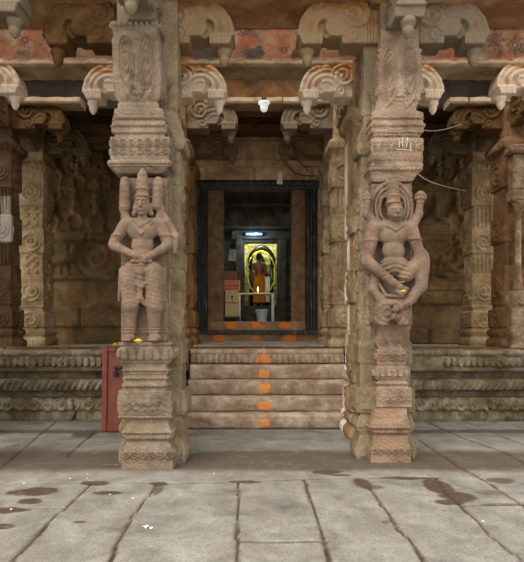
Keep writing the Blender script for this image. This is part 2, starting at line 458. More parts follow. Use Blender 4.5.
def strip_sweep(prof, x0, x1, dx=.015, relief=None, rough=.004, seed=0, attr=None, dz=.012):
    """profile [(y,z)] (front surface, listed from bottom to top) swept along X, closed at the back"""
    P = np.array(prof, float); rows = []
    for i in range(len(P)-1):
        L = np.linalg.norm(P[i+1]-P[i]); k = max(1, int(math.ceil(L/dz)))
        for t in range(k): rows.append(P[i]+(P[i+1]-P[i])*t/k)
    rows.append(P[-1]); R = np.array(rows)
    T = np.gradient(R, axis=0); T /= np.linalg.norm(T, axis=1)[:, None]+1e-9
    Ny, Nz = -T[:, 1], T[:, 0]          # outward (toward -Y for rising z)
    nx = max(2, int((x1-x0)/dx)+1)
    x = np.linspace(x0, x1, nx)[:, None]; y = R[:, 0][None, :]; z = R[:, 1][None, :]
    o = np.zeros((nx, len(R)))
    if relief is not None: o = o+relief(x+0*z, z+0*x)
    o = o+rough*2.2*fbm((x+seed)*7, (z+y+seed)*9, 4)
    X = x+0*z; Y = y+Ny[None, :]*o; Z = z+Nz[None, :]*o
    N = len(R)
    v = np.stack([X, Y, Z], -1).reshape(-1, 3)
    i = np.arange(nx-1)[:, None]; j = np.arange(N-1)[None, :]
    f = np.stack([i*N+j, (i+1)*N+j, (i+1)*N+j+1, i*N+j+1], -1).reshape(-1, 4)
    at = attr(X, Z).reshape(-1) if attr else None
    return v, f, at, N, nx
def strip_obj(name, prof, x0, x1, mat, back, parent=None, loc=(0, 0, 0), **kw):
    v, f, at, N, nx = strip_sweep(prof, x0, x1, **kw)
    fs = [tuple(q) for q in f]
    b = len(v)
    ends = []
    for e in (0, nx-1):
        top = v[e*N+N-1]; bot = v[e*N]
        ends.append(len(v)); v = np.vstack([v, [[bot[0], back, bot[2]], [top[0], back, top[2]]]])
    L, Rr = ends
    fs.append(tuple([L, L+1]+[k for k in range(N-1, -1, -1)])[::-1])
    fs.append(tuple([Rr, Rr+1]+[(nx-1)*N+k for k in range(N-1, -1, -1)]))
    # back, top and bottom
    fs.append((L, Rr, Rr+1, L+1)[::-1])
    fs.append(tuple([k*N+N-1 for k in range(nx)])+(Rr+1, L+1))
    fs.append(tuple([k*N for k in range(nx-1, -1, -1)])+(L, Rr))
    attrs = None
    if at is not None: attrs = {'paint': np.concatenate([at, np.zeros(len(v)-len(at))])}
    me = new_mesh(name, v, fs, False, attrs)
    sm = np.zeros(len(me.polygons), bool); sm[:len(f)] = True
    me.polygons.foreach_set('use_smooth', sm[:len(me.polygons)])
    return link(name, me, mat, parent, loc)

# ================================================================== SETTING
# ---- floor: one field of slabs with real joints
def flr(px, py): 
    D = 800.0/(py-328); return ((px-254)*D/500.0, D)
joints = [
 [(12,562),(50,522),(92,482)], [(107,562),(116,543),(128,523),(141,503),(160,482)],
 [(237,562),(238,510),(239,482)], [(330,562),(328,548),(318,520),(311,500),(304,480)],
 [(424,562),(408,538),(398,530),(388,512),(368,486)], [(528,566),(490,535),(478,522),(460,505),(445,492),(434,477)],
 [(454,463),(472,474),(491,484),(508,495),(528,511)],
 [(-40,484),(92,482),(160,483),(239,482),(304,479),(362,477),(434,477)],
 [(462,506),(490,505),(560,506)], [(-30,509),(66,508)], [(239,541),(280,542),(329,541)],
 [(-5,472),(20,452),(57,420)], [(67,457),(80,445),(97,430)], [(422,419),(442,429),(463,438),(504,452),(528,466)],
 [(463,421),(528,446)], [(419,440),(436,452),(454,463)], [(160,451),(188,450),(352,450)],
 [(-60,432),(97,432)], [(419,428),(620,427)], [(-60,470),(60,463),(150,466)], [(352,466),(454,463),(600,466)],
 [(330,600),(329,562)], [(100,640),(107,562)], [(237,660),(237,562)], [(524,600),(424,562)],
]
xs = np.concatenate([np.arange(-30, -6, 1.0), np.arange(-6, 6.5, .021), np.arange(6.5, 30, 1.0)])
ys = np.concatenate([np.arange(-14, 2.9, .6), np.arange(2.95, 8.75, .0125), [9.0, 12.5]])
X, Y = np.meshgrid(xs, ys)
wx = X+.05*fbm(X*3.1, Y*3.1, 3)+.02*fbm(X*17, Y*17, 2); wy = Y+.05*fbm(X*3.1+9, Y*3.1+5, 3)
dj = np.full(X.shape, 9.0); wdt = np.full(X.shape, .012)
for J in joints:
    for a, b in zip(J[:-1], J[1:]):
        ax, ay = flr(*a); bx, by = flr(*b); dx, dy = bx-ax, by-ay
        t = np.clip(((wx-ax)*dx+(wy-ay)*dy)/(dx*dx+dy*dy), 0, 1)
        dj = np.minimum(dj, np.hypot(wx-ax-t*dx, wy-ay-t*dy))
wn_ = .008+.011*np.clip(vnoise(X*2.3, Y*2.3)-.35, 0, 1)
H = -.018*(1-step(dj, wn_*.6, wn_*1.9)) + .012*fbm(X*1.3, Y*1.3, 5) + .004*fbm(X*9, Y*9, 3)
H[:, :] *= ((X > -6) & (X < 6.5) & (Y > 2.9) & (Y < 8.8))
groove = (1-step(dj, wn_*.7, wn_*1.9))
# spilt dirt patches beside the joints, and beam shade painted along the pillar rows
st = np.zeros(X.shape)
def blot(px, py, rx, ry, s=1.0):
    global st
    cx, cy = flr(px, py); ex = rx*cy/500; ey = abs(flr(px, py-ry)[1]-flr(px, py+ry)[1])/2
    q = ((X-cx)/ex)**2+((Y-cy)/ey)**2+1.9*fbm(X*5+px, Y*5, 4)
    st = np.maximum(st, s*(1-step(q, .7, 1.15)))
for a in [(35,492,24,4.5),(30,501,14,3.2),(8,510,26,3.5),(0,527,14,3),(95,483,16,2.5),(108,493,20,2),(160,484,10,2),(158,490,5,5,.8),
          (245,482,14,1.3),(325,472,16,2.2),(362,483,8,5),(372,487,12,2,.7),(410,478,34,1.6),(340,475,12,1),(440,487,14,8),(455,497,20,6),(500,480,14,3,.8),
          (452,503,14,3),(385,522,5,1.6,.8),(80,522,7,1.4,.9),(500,505,30,1.4,.7),(322,466,18,1.5,.7),(85,434,12,3,.8),(490,493,16,3,.5)]:
    blot(*a)
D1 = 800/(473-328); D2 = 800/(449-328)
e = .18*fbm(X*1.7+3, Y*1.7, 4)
st = np.maximum(st, .85*step(Y+e, D1-.05, D1+.22)*(1-step(Y+e, D2-.25, D2+.05)))  # shade of the front beam, painted as a dark band
st = np.maximum(st, .8*step(Y+e*.4, 7.55, 7.65)*(1-step(Y+e*.4, 7.82, 7.92))*((X < -1.9) | (X > 2.1)))  # narrower painted shade of the second beam
n = len(xs); m_ = len(ys)
v = np.stack([X, Y, H], -1).reshape(-1, 3)
i = np.arange(m_-1)[:, None]; j = np.arange(n-1)[None, :]
f = np.stack([i*n+j, i*n+j+1, (i+1)*n+j+1, (i+1)*n+j], -1).reshape(-1, 4)
struct(link('floor', new_mesh('floor', v, f, True, {'stain_and_shade': st.ravel(), 'groove': groove.ravel()}), M_floor))

# ---- ceilings (two levels with an open slot between them)
mb = MB()
for k in range(9):
    mb.box((-10+k*2.3, 5.0, 6.12+.02*(k % 2)), (-10+k*2.3+2.28, 6.62, 6.4), .02)
    mb.box((-10+k*2.3, 7.36, 6.15+.02*(k % 2)), (-10+k*2.3+2.28, 7.85, 6.4), .02)
struct(mb.build('ceiling', M_ceil))
mb = MB()
for k in range(9):
    mb.box((-10+k*2.3, 9.1, 6.5+.02*(k % 2)), (-10+k*2.3+2.31, 12.6, 6.8), .02)
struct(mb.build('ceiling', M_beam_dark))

# ---- back walls of the side aisles, carved in relief
def courses(x, z, zs, pitch, d=.022, w_=.045):
    g = np.zeros(np.broadcast(x, z).shape); out = 0*g
    for k, (a, b) in enumerate(zip(zs[:-1], zs[1:])):
        g = np.maximum(g, 1-step(np.abs(z-a), w_*.4, w_))
        off = (k*.618) % 1
        u = np.abs(((x/pitch+off) % 1)-.5)*pitch
        u2 = pitch/2-u
        g = np.maximum(g, (1-step(u2, w_*.4, w_))*((z > a) & (z < b)))
        blk = np.floor(x/pitch+off)
        out = out+((z > a) & (z < b))*(.5+.5*np.sin(blk*12.9898+k*78.233))*.07
    return out-d*3.2*g
def Zw(py, D=12.0): return 1.6+(328-py)*D/500
def Xw(px, D=12.0): return (px-254)*D/500
zs_wall = [1.2, Zw(328), Zw(306), Zw(281), Zw(243), Zw(232), Zw(190), Zw(150), 6.0]
def wl(x, z):
    h = courses(x, z, zs_wall, 1.15)
    h = h+.07*band(z, Zw(242), Zw(233), .03)+.05*band(z, Zw(282), Zw(276), .03)+.08*band(z, Zw(140), Zw(134), .03)
    for px, py, s, p, mm in [(55,188,1.05,0,1),(80,190,.8,0,-1),(52,231,.95,0,1),(76,230,.9,0,-1),(97,231,.95,0,1),(62,280,.95,2,1),(105,190,.9,0,1)]:
        h = np.maximum(h, figure(x, z, Xw(px), Zw(py), s, mm, 1.0, p)*2.0)
    h = h+spiral(x, z, Xw(98), Zw(258), .62, 3, 1, .05)+spiral(x, z, Xw(78), Zw(166), .35, 2.5, -1, .035)
    h = h+.02*fbm(x*2, z*2, 5)
    return h
v, f = hfield(Xw(-160), Xw(162), 1.22, 6.6, .024, wl, back=.3)
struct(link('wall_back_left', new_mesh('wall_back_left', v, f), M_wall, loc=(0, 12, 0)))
def wr(x, z):
    h = courses(x, z, zs_wall, 1.05)
    h = h+.06*band(z, Zw(236), Zw(229), .03)+.05*band(z, Zw(291), Zw(284), .03)+.08*band(z, Zw(140), Zw(134), .03)+.04*band(z, Zw(194), Zw(190), .02)
    for px, py, s, p, mm in [(458,190,.75,0,1),(436,190,.7,1,1),(455,229,.95,0,-1),(434,228,.8,1,1),(458,276,.9,1,1),(438,278,.85,2,-1)]:
        h = np.maximum(h, figure(x, z, Xw(px), Zw(py), s, mm, 1.0, p)*2.0)
    h = h+spiral(x, z, Xw(452), Zw(262), .5, 2.5, 1, .05)+spiral(x, z, Xw(443), Zw(172), .32, 2.5, -1, .035)
    return h+.02*fbm(x*2+4, z*2, 5)
v, f = hfield(Xw(358), Xw(670), 1.22, 6.6, .024, wr, back=.3)
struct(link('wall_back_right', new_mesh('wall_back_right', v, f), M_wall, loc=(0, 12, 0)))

# ---- shrine front wall with the doorway
DD = 11.3
def Zd(py): return 1.6+(328-py)*DD/500
def Xd(px): return (px-254)*DD/500
def over(x, z):
    h = courses(x, z, [Zd(183), Zd(166), Zd(160), Zd(141), 6.3], 1.3, .02)
    h = h+.07*band(z, Zd(163), Zd(158), .02)+.05*band(z, Zd(144), Zd(141), .02)
    h = h+spiral(x, z, Xd(203), Zd(174), .2, 2, 1, .03)+.03*fbm(x*3, z*3, 5)
    return h
v, f = hfield(Xd(160), Xd(370), Zd(183), 6.4, .02, over, back=.35)
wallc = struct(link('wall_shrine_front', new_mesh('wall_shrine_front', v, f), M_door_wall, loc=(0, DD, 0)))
for a, b in ((Xd(150), Xd(197)), (Xd(317), Xd(375))):
    def side(x, z): return .05*band(x, a+.38, a+.5, .02)+.05*band(x, b-.45, b-.35, .02)+.025*fbm(x*3, z*3, 5)+figure(x, z, (a+b)/2+.1, 3.4, .8)*.5
    v, f = hfield(a, b, 1.22, Zd(183), .025, side, back=.35)
    struct(link('wall_shrine_front', new_mesh('wall_shrine_side', v, f), M_door_wall, loc=(0, DD, 0)))

def oiled(name):
    m, nt, b = nodes(name)
    tc = nt.nodes.new('ShaderNodeTexCoord'); mp = nt.nodes.new('ShaderNodeMapping'); mp.inputs['Scale'].default_value = (22, 22, .9)
    nt.links.new(tc.outputs['Object'], mp.inputs['Vector'])
    n1 = noise(nt, mp.outputs[0], 1.6, 6, .7)
    r = ramp(nt, [(.35, (.008, .007, .006)), (.7, (.05, .042, .034))]); nt.links.new(n1, r.inputs[0]); nt.links.new(r.outputs[0], b.inputs['Base Color'])
    q = ramp(nt, [(.42, (.10,)*3), (.58, (.75,)*3)]); nt.links.new(noise(nt, mp.outputs[0], 2.3, 4, .6), q.inputs[0]); nt.links.new(q.outputs[0], b.inputs['Roughness'])
    k_ = ramp(nt, [(.60, (0, 0, 0)), (.68, (1, 1, 1))]); nt.links.new(noise(nt, mp.outputs[0], 3.1, 5, .65), k_.inputs[0]); nt.links.new(k_.outputs[0], b.inputs['Metallic'])
    cc = mixc(nt, k_.outputs[0], r.outputs[0], (.62, .60, .57)); nt.links.new(cc, b.inputs['Base Color'])  # pale metallic streaks mixed into the colour as highlights
    bp = nt.nodes.new('ShaderNodeBump'); bp.inputs['Strength'].default_value = .9; bp.inputs['Distance'].default_value = .02
    nt.links.new(n1, bp.inputs['Height']); nt.links.new(bp.outputs[0], b.inputs['Normal'])
    return m
struct(MB().box((Xd(150)-.02, 11.33, 1.22), (Xd(150)+.33, 12.25, 6.5), .02).build('wall_return_left', M_door_wall))
struct(MB().box((Xd(375)-.33, 11.33, 1.22), (Xd(375)+.02, 12.25, 6.5), .02).build('wall_return_right', M_door_wall))
M_black = oiled('oiled_black_stone')
M_jamb = stone('brown_door_jamb_stone', (.12, .08, .05), (.21, .145, .095), (.32, .235, .165), (.26, .15, .085), .5, scale=5, bump=.8, carve=.5, carve_scale=14)
M_sill = stone('turmeric_marked_sill', (.18, .11, .07), (.28, .18, .12), (.38, .27, .19), None, bump=.3, attr='paint', attr_col=(.75, .20, .02))
dr = thing('door_1', 'x', 'door', (Xd(257), DD, 1.22)); del dr['label']; del dr['category']; dr['kind'] = 'structure'
def loc_x(px): return Xd(px)-Xd(257)
def ridge_post(name, xa, xb, z0, z1, yf, nr, mat, amp=.02):
    a0, b0 = loc_x(xa), loc_x(xb)
    def rl(face, a, z, h):
        g = amp*(.5+.5*np.cos(a/h*PI*nr)) if face in (0, 2) else 0*a
        return g+.012*(beads(z, a, -9, 9, .12, 1) > .2)*0+.006*np.sin(z*60+a*40)*(vnoise(z*3, a*9) > .5)
    v, f = square_sweep([(z0, a0, b0, yf, yf+.4), (z1, a0, b0, yf, yf+.4)], rl, n=40, dz=.02)
    return link(name, new_mesh(name, v, f), mat, dr)
zb = 0.0
ridge_post('outer_jamb', 197, 208, Zd(333)-1.22, Zd(182)-1.22, -.1, 4, M_black, .035)
ridge_post('outer_jamb', 305, 317, Zd(333)-1.22, Zd(182)-1.22, -.1, 4, M_black, .035)
ridge_post('inner_jamb', 208, 223, Zd(322)-1.22, Zd(188)-1.22, .0, 1, M_jamb, .012)
ridge_post('inner_jamb', 292, 305, Zd(322)-1.22, Zd(188)-1.22, .0, 1, M_jamb, .012)
def lint(x, z): return .02*band(z, Zd(186)-1.22, Zd(182.5)-1.22)+.02*np.abs(np.sin(x*26))*band(z, Zd(189)-1.22, Zd(186.5)-1.22)
v, f = hfield(loc_x(196), loc_x(318), Zd(190)-1.22, Zd(181.5)-1.22, .012, lint, .3); v[:, 1] -= .12
link('lintel', new_mesh('lintel', v, f), M_black, dr)
def sill_paint(pts, D):
    def fn(X, Z):
        r = np.zeros(X.shape)
        for px, py, rx, ry in pts:
            cx = (px-254)*D/500; cz = 1.6+(328-py)*D/500
            q = ((X-cx)/(rx*D/500))**4+((Z-cz)/(ry*D/500))**4+2.2*fbm(X*20, Z*20, 3)
            r = np.maximum(r, 1-step(q, .8, 1.15))
        return r
    return fn
def sill(name, y0, y1, xa, xb, yf, mat, pts=None):
    z0, z1 = Zd(y0), Zd(y1)
    o = strip_obj(name, [(DD+yf, z0), (DD+yf, z1-.015), (DD+yf+.015, z1), (DD+yf+.3, z1)], Xd(xa), Xd(xb), mat, DD+yf+.3, attr=sill_paint(pts, DD+yf) if pts else None)
    o.parent = dr; o.location = (-Xd(257), -DD, -1.22)
    return o
sill('threshold', 331, 321.5, 208, 306, -.02, M_sill, [(231,325.5,5,3),(256,325,4,3),(285,325.5,6,3),(262,327,2,2)])
sill('black_sill', 334, 330, 198, 316, -.12, M_black)
sill('lower_sill', 343.5, 333.5, 199, 316, -.06, M_sill, [(219,338,6,3),(290,338,6,3.5),(256,337.5,4,2)])
# sloping landing slab before the door
struct(strip_obj('trim_1', [(10.3, 1.22), (10.35, 1.235), (11.2, 1.30)], Xd(194)+.05, Xd(322), M_landing, 11.2))

# ---- rooms behind the doorway
def room(x0, x1, y0, y1, z0, z1, tagn):
    T = .25
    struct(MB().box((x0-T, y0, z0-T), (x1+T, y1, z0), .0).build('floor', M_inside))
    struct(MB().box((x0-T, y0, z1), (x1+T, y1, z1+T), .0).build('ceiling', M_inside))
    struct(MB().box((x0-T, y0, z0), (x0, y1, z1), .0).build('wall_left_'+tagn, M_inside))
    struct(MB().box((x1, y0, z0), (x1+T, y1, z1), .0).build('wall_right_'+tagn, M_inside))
room(-2.0, 2.2, 11.7, 14.8, 1.72, 5.4, 'antechamber')
mb = MB()
def WX(px, D): return (px-254)*D/500
def WZ(py, D): return 1.6+(328-py)*D/500
ia, ib, it = WX(244.5, 14.8), WX(277, 14.8), WZ(242.5, 14.8)
mb.box((-2.0, 14.8, 1.72), (ia, 15.05, 5.4), .02); mb.box((ib, 14.8, 1.72), (2.2, 15.05, 5.4), .02)
mb.box((ia, 14.8, it), (ib, 15.05, 5.4), .02); mb.box((ia, 14.8, 1.72), (ib, 15.05, 2.26), .02)
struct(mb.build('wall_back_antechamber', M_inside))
mb = MB()   # raised jambs round the inner opening and shelves of moulding to its right
mb.box((ia-.28, 14.68, 1.72), (ia-.06, 14.8, it+.3), .03); mb.box((ib+.06, 14.68, 1.72), (ib+.28, 14.8, it+.3), .03); mb.box((ia-.4, 14.66, it+.08), (ib+.4, 14.8, it+.34), .03)
for q in (286, 296, 306, 315): mb.box((ib+.30, 14.3, WZ(q, 14.6)-.05), (1.6, 14.8, WZ(q, 14.6)+.03), .02)
for q in (286, 300, 312): mb.box((-1.6, 14.5, WZ(q, 14.6)-.05), (ia-.35, 14.8, WZ(q, 14.6)+.03), .02)
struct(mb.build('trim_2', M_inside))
room(-1.3, 1.6, 15.05, 17.6, 2.26, 4.9, 'sanctum')
M_backdrop = plain('bright_flowered_backdrop', (.55, .55, .25), rough=.6, vary=.75, nscale=7, bump=.3)
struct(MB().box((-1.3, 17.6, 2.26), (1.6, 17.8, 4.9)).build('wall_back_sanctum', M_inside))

# ================================================================== CORBELS
def nose_fn(X, Y, Z):
    u, w_ = X, Z
    # outline: rounded crest dropping to a lip
    body = np.maximum(np.maximum(u-.62, .22-w_), np.maximum(w_-.82, .18-u))
    el = (np.sqrt(((u-.62)/.545)**2+((w_-.33)/.49)**2)-1)*.50
    el = np.maximum(el, .30-w_)
    d2 = smin(body, el, .03)
    lip = np.maximum(np.maximum(u-1.15+.35*np.clip(.34-w_, 0, 1), .86-u), np.maximum(w_-.335, .205-w_))
    dx = u-.76; dz = w_-.34; r = np.sqrt(dx*dx+dz*dz); th = np.arctan2(dz, dx)
    up = step(th, -.15, .05)*(1-step(th, 2.6, 3.0))
    ridge = .009*np.sin(2*PI*r/.085-th*1.6)*band(r, .08, .40, .03)*up+.006*np.sin(th*16)*band(r, .33, .42, .02)*up
    sp2 = spiral(u, w_, .46, .56, .2, 2.2, -1, .03)+spiral(u, w_, .50, .33, .10, 1.5, 1, .02)
    flut = .010*np.sin(u*2*PI/.035)*band(u, .2, .34, .01)
    T = .150+ridge*(1-step(w_, .76, .8))+sp2*(u < .7)+flut+.02*band(w_, .30, .335, .01)*(u > .6)
    # carved hollow of the trunk curl
    ch = np.sqrt((u-.80-.12*(w_-.34)-.06*np.sin((w_-.3)*14))**2+np.clip(np.abs(w_-.40)-.07, 0, None)**2)-.035
    T = T-.06*(1-step(ch, -.01, .015))
    dB = np.maximum(d2, np.abs(Y)-T)
    dL = np.maximum(lip, np.abs(Y)-(.165+.008*np.sin(u*2*PI/.05)))
    d = np.minimum(dB, dL)
    n = .010*fbm(u*11+Y*7, w_*11+Y*5, 3)
    return d+n
v, f = sdf_mesh(nose_fn, (.12, -.27, -.04), (1.24, .27, .88), .0135)
lipa = ((v[:, 2] < .335) & (v[:, 0] > .8)).astype(float)+.75*(v[:, 2] < .34)+.8*step(vnoise(v[:, 0]*5+2, v[:, 2]*5), .42, .6)*(v[:, 2] < .62)
nose_me = new_mesh('corbel', v, f, True, {'lip': np.clip(lipa, 0, 1)})
_nm = {}
_pm = MB().lathe([(.004, 0), (.03, .02), (.055, .06), (.066, .10), (.058, .125), (.072, .135), (.078, .155), (.088, .165), (.09, .19), (.085, .22)], (0, 0, 0), 24)
_pv = np.array(_pm.v); pend_me = new_mesh('pendant', _pv, _pm.f, True, {'lip': np.ones(len(_pv))})
def corbel(mat, parent, rotz, zt, sc=1.0, off=(0, 0)):
    if mat.name not in _nm:
        m = nose_me.copy(); m.materials.clear(); m.materials.append(mat); _nm[mat.name] = m
        m = pend_me.copy(); m.materials.clear(); m.materials.append(mat); _nm[mat.name+'p'] = m
    o = bpy.data.objects.new('corbel', _nm[mat.name]); COL.objects.link(o)
    p = bpy.data.objects.new('pendant', _nm[mat.name+'p']); COL.objects.link(p); p.parent = o; p.location = (1.03, 0, 0)
    o.parent = parent; o.location = (off[0], off[1], zt); o.rotation_euler = (0, 0, rotz); o.scale = (sc, sc, sc)
    return o

# ================================================================== FRONT PILLARS
def front_rows(rows, D, X0, Y0, back):
    m = D/500; out = []
    for y, c, h in rows:
        z = max(0, 1.6+(328-y)*m); x = (c-254)*m-X0
        out.append((z, x-h*m, x+h*m, D-Y0-(h*m-.27)*.6-0.0, back))
    return out[:]
def volutes(a, z, zc, hh, w):
    r = 0*a
    for q in (-1, 1):
        rr = np.sqrt(((a-q*w*.55)/.62)**2+((z-zc-hh*.15)/(2.6+.6*np.clip((zc-z)/hh, -1, 1)))**2)
        r = r+.024*(.5+.5*np.sin(rr*2*PI/.040))*(1-step(rr, .14, .17))
    r = r+spiral(a, z, -w*.35, zc-hh*.72, w*.22, 1.6, -1, .02)+spiral(a, z, w*.35, zc-hh*.72, w*.22, 1.6, 1, .02)
    k = np.abs(a)-.012-.05*np.clip((zc-z)/hh-.2, -1, 1)
    r = r+.02*(1-step(k, 0, .02))*band(z, zc-hh, zc+hh, .03)
    return r
def pl(label, X0, D, rows_low, rows_up, slab, Yb, rear, vol, m_low, m_up, m_rear, name='carved_pillar', fwd=0.0):
    t = thing(name, label, 'pillar', (X0, D+.3, 0))
    Y0 = D+.3; m = D/500
    Zp = lambda y: 1.6+(328-y)*m
    def rl(face, a, z, h):
        r = 0*a
        for (y0, y1, kind, p) in rear['bands']:
            za, zb_ = Zp(y0), Zp(y1)
            if kind == 'beads': r = r+beads(a, z, za, zb_, p, .024)
            if kind == 'petal': r = r+petals(a, z, za, zb_, p, .034)
            if kind == 'scrolls':
                n_ = np.maximum(3, np.round(2*h/p)); cw = 2*h/n_; ua = ((a+h)/cw); k_ = np.floor(ua); ul = (ua-k_-.5)*cw
                r = r+spiral(ul*np.where(k_ % 2 == 0, 1, -1), z, 0, (za+zb_)/2, min((zb_-za)*.5, p*.5), 1.8, 1, .022)*(np.abs(a)/h < .97)
            if kind == 'groove': r = r-.015*band(z, za, zb_, .004)
            if kind == 'panel': r = r-.018*band(z, za, zb_)*(1-step(np.abs(a)/h, .82, .86))+(spiral(a, z, -h*.42, (za+zb_)/2, (zb_-za)*.46, 2.2, 1, .03)+spiral(a, z, h*.42, (za+zb_)/2, (zb_-za)*.46, 2.2, -1, .03))*(np.abs(a)/h < .85)*1.3
            if kind == 'figs':
                for q in (-.55, -.18, .18, .55): r = r+figure(a, z, q*.25, za+.01, (zb_-za)*.95, 1 if q > 0 else -1, 1, 1)*.8
            if kind == 'vert': r = r+.012*(np.abs(((a/p) % 1)-.5) < .3)*band(z, za, zb_)
        return r
    back = Yb-Y0
    v, f = square_sweep(front_rows(rows_low, D, X0, Y0, back), rl, n=52, dz=.008, rough=.003)
    link('pedestal', new_mesh('pedestal', v, f), m_low, t)
    def rl2(face, a, z, h):
        return rl(face, a, z, h)+volutes(a, z, Zp((vol[0]+vol[1])/2), (Zp(vol[1])-Zp(vol[0]))/2, .22)
    v, f = square_sweep(front_rows(rows_up, D, X0, Y0, back), rl2, n=52, dz=.008, rough=.003, seed=2)
    link('upper_block', new_mesh('upper_block', v, f), m_up, t)
    # rear shaft
    x0, x1, ya, yb = rear['x0']-X0, rear['x1']-X0, rear['y0']-Y0, rear['y1']-Y0
    E = [(0, .0), (.16, .0), (.30, -.05), (.36, -.01), (.43, .0), (.50, -.03), (.56, -.06), (.57, .0), (.86, .0), (.87, -.05), (1.15, -.05), (1.18, -.03), (1.40, -.03), (1.45, -.06), (2.3, -.06), (2.32, -.04), (2.5, -.04), (2.52, -.07), (3.7, -.07), (3.72, -.02), (3.9, -.02), (4.1, -.10), (5.55, -.10)]
    pr = [(z, x0-e, x1+e, ya-e*.5, yb+e) for z, e in E]
    def rl3(face, a, z, h):
        r = .012*(np.abs(np.abs(a)/h-.6) < .06)*band(z, 1.5, 3.6, .02)
        r = r+petals(a, z, .04, .16, .11, .015)+beads(a, z, .38, .42, .04, .01)+petals(a, z, .60, .82, .16, .02)
        r = r+beads(a, z, 3.74, 3.86, .12, .02)
        for k in range(4): r = r+spiral(a, z, 0*a+.0, 1.7+k*.5, .17, 2.2, 1 if k % 2 else -1, .02)
        r = r+petals(a, z, 4.2, 4.5, .16, .02)
        return r
    v, f = square_sweep(pr, rl3, n=34, dz=.014, rough=.008, seed=5)
    link('shaft', new_mesh('shaft', v, f), m_rear, t)
    # slab behind the figure
    sx = [(p-254)*m-X0 for p in slab[:2]]
    v, f = square_sweep([(Zp(slab[3])-.02, sx[0], sx[1], -.10, back), (Zp(slab[2])+.02, sx[0], sx[1], -.10, back)], lambda F, a, z, h: .015*(np.abs(a)/h > .85)+spiral(a, z, 0, Zp(200), .25, 3, 1, .015), n=30, dz=.02)
    link('backing_slab', new_mesh('backing_slab', v, f), m_low, t)
    return t, Y0

low_L = [(470.6,147.5,26),(452,147.5,25.5),(447,147.5,23),(443,147.5,21.2),(440,147.5,21.8),(436,147,24),(433,147,24.2),(430,147,23.2),(424,147,21.2),(419.5,146.5,21),(418.8,145.5,26),(391.5,145,26.3),(390.6,145,22),(384,145,22.3),(383,145,21.3),(375,145,21.3),(374,145,22.5),(369,145,22.5),(368,145,21),(364.5,145,22),(362.5,145,25),(357,145.5,27),(350,146,27),(346,146,25),(345,146,27),(342.3,146,27)]
up_L = [(173,140,23),(170,140,27),(168,140,29),(167.5,140.5,31),(161.5,140.5,31),(161,140.5,29),(157,140.5,29.5),(138,140.5,29.5),(137,140,25),(134.5,140,25),(133,139.5,27.5),(126,139.5,27.5),(122,139.5,26),(121,139.5,24.5),(115,139.5,24.5),(113,139,25),(109,138.5,24),(107,138,20.5),(103,137.5,20.5),(101,137.5,19),(97,138,22),(95,138,22.5),(60,136.5,22.8),(30,134.5,22),(27,134,23.5),(21,134,23.5),(19,134,18),(-60,134,18)]
bands_L = [(464,447,'scrolls',.10),(441,436,'beads',.035),(434,431,'beads',.03),(415,394,'figs',0),(388,384,'beads',.03),(380,377,'beads',.04),(372,369,'beads',.03),(360,348,'petal',.09),(418,416,'beads',.03),(166,162.5,'beads',.05),(157,149,'scrolls',.09),(148,140,'scrolls',.09),(148.9,148,'groove',0),(120,116,'beads',.035),(128,124,'beads',.05),(26,22,'petal',.06)]
tL, YL = pl('tall carved granite pillar bearing a standing guardian figure with a high crown', -1.22, 5.65, low_L, up_L, (118,166,172,343), 6.05,
   dict(x0=-1.60, x1=-.81, y0=5.9, y1=6.36, bands=bands_L), (96, 30), M_pil, M_pil, M_rear)
low_R = [(463.6,391.5,20),(448,391.5,19.6),(442,391.5,18),(437,391.5,17),(433,392,18.5),(428,391,20.5),(424,391,20.5),(419,391,17.5),(412,391.5,16.5),(408.5,392,16),(407.6,395,18),(388.5,395,18),(387.5,394,15),(380.5,394,14),(379.5,393,16),(367.5,393,16),(366.5,393,13.5),(365,393,14.5),(350.5,393,15),(349,393,12.5),(346,391,12),(345,391,13),(337.5,391,13),(336.5,391,11),(330,391,11),(322,391,13)]
up_R = [(181,393,20),(177,393.5,22),(172,394.5,24.5),(167,396,26.5),(165,396,26.5),(164.5,396.5,25.5),(139,397,25.7),(137.5,397,22),(134.5,396.5,23),(133,396.8,26),(126,397,26.5),(120,397,25),(116,397,26),(113,397,25.5),(110,396,21),(105,397,19.5),(101,399,19),(99,400,20.5),(48,400.5,20.5),(46,400.5,19),(-60,400.5,19)]
bands_R = [(459,445,'scrolls',.08),(435,431,'beads',.03),(430,426,'beads',.04),(404,392,'figs',0),(386,382,'beads',.03),(377,370,'petal',.07),(363,353,'scrolls',.1),(344,339,'vert',.03),(144,140,'vert',.05),(161,154,'vert',.06),(152,145,'scrolls',.08),(137,134,'beads',.05),(120,117,'beads',.035),(128,123,'beads',.04),(172,168,'beads',.05)]
tR, YR = pl('tall carved granite pillar bearing a dancing multi-armed figure with one arm swung across', 1.62, 5.9, low_R, up_R, (371,416,178,323), 6.25,
   dict(x0=1.245, x1=1.96, y0=6.08, y1=6.42, bands=bands_R), (98, 48), M_pil_r, M_pil_r, M_rear)

for t, X0, Y0, m, px in ((tL, -1.22, YL, M_corbel_grey, -1.40), (tR, 1.62, YR, M_corbel, 1.69)):
    dy = 6.2-Y0
    corbel(M_corbel_dark if t is tL else M_corbel_grey, t, PI if t is tL else 0, 4.83, 1, (px-X0, dy))
    corbel(M_corbel, t, 0 if t is tL else PI, 4.83, 1, (px-X0, dy))
    corbel(M_corbel_grey, t, -PI/2, 4.83, 1, (px-X0+(.13 if t is tL else .03), dy+(0 if t is tL else .42)))
    corbel(m, t, PI/2, 4.83, 1, (px-X0, dy))
    o = MB().box((-.3, -.3, 5.45), (.3, .3, 5.6), .03); o.build('abacus', m, t, (px-X0, dy, 0))

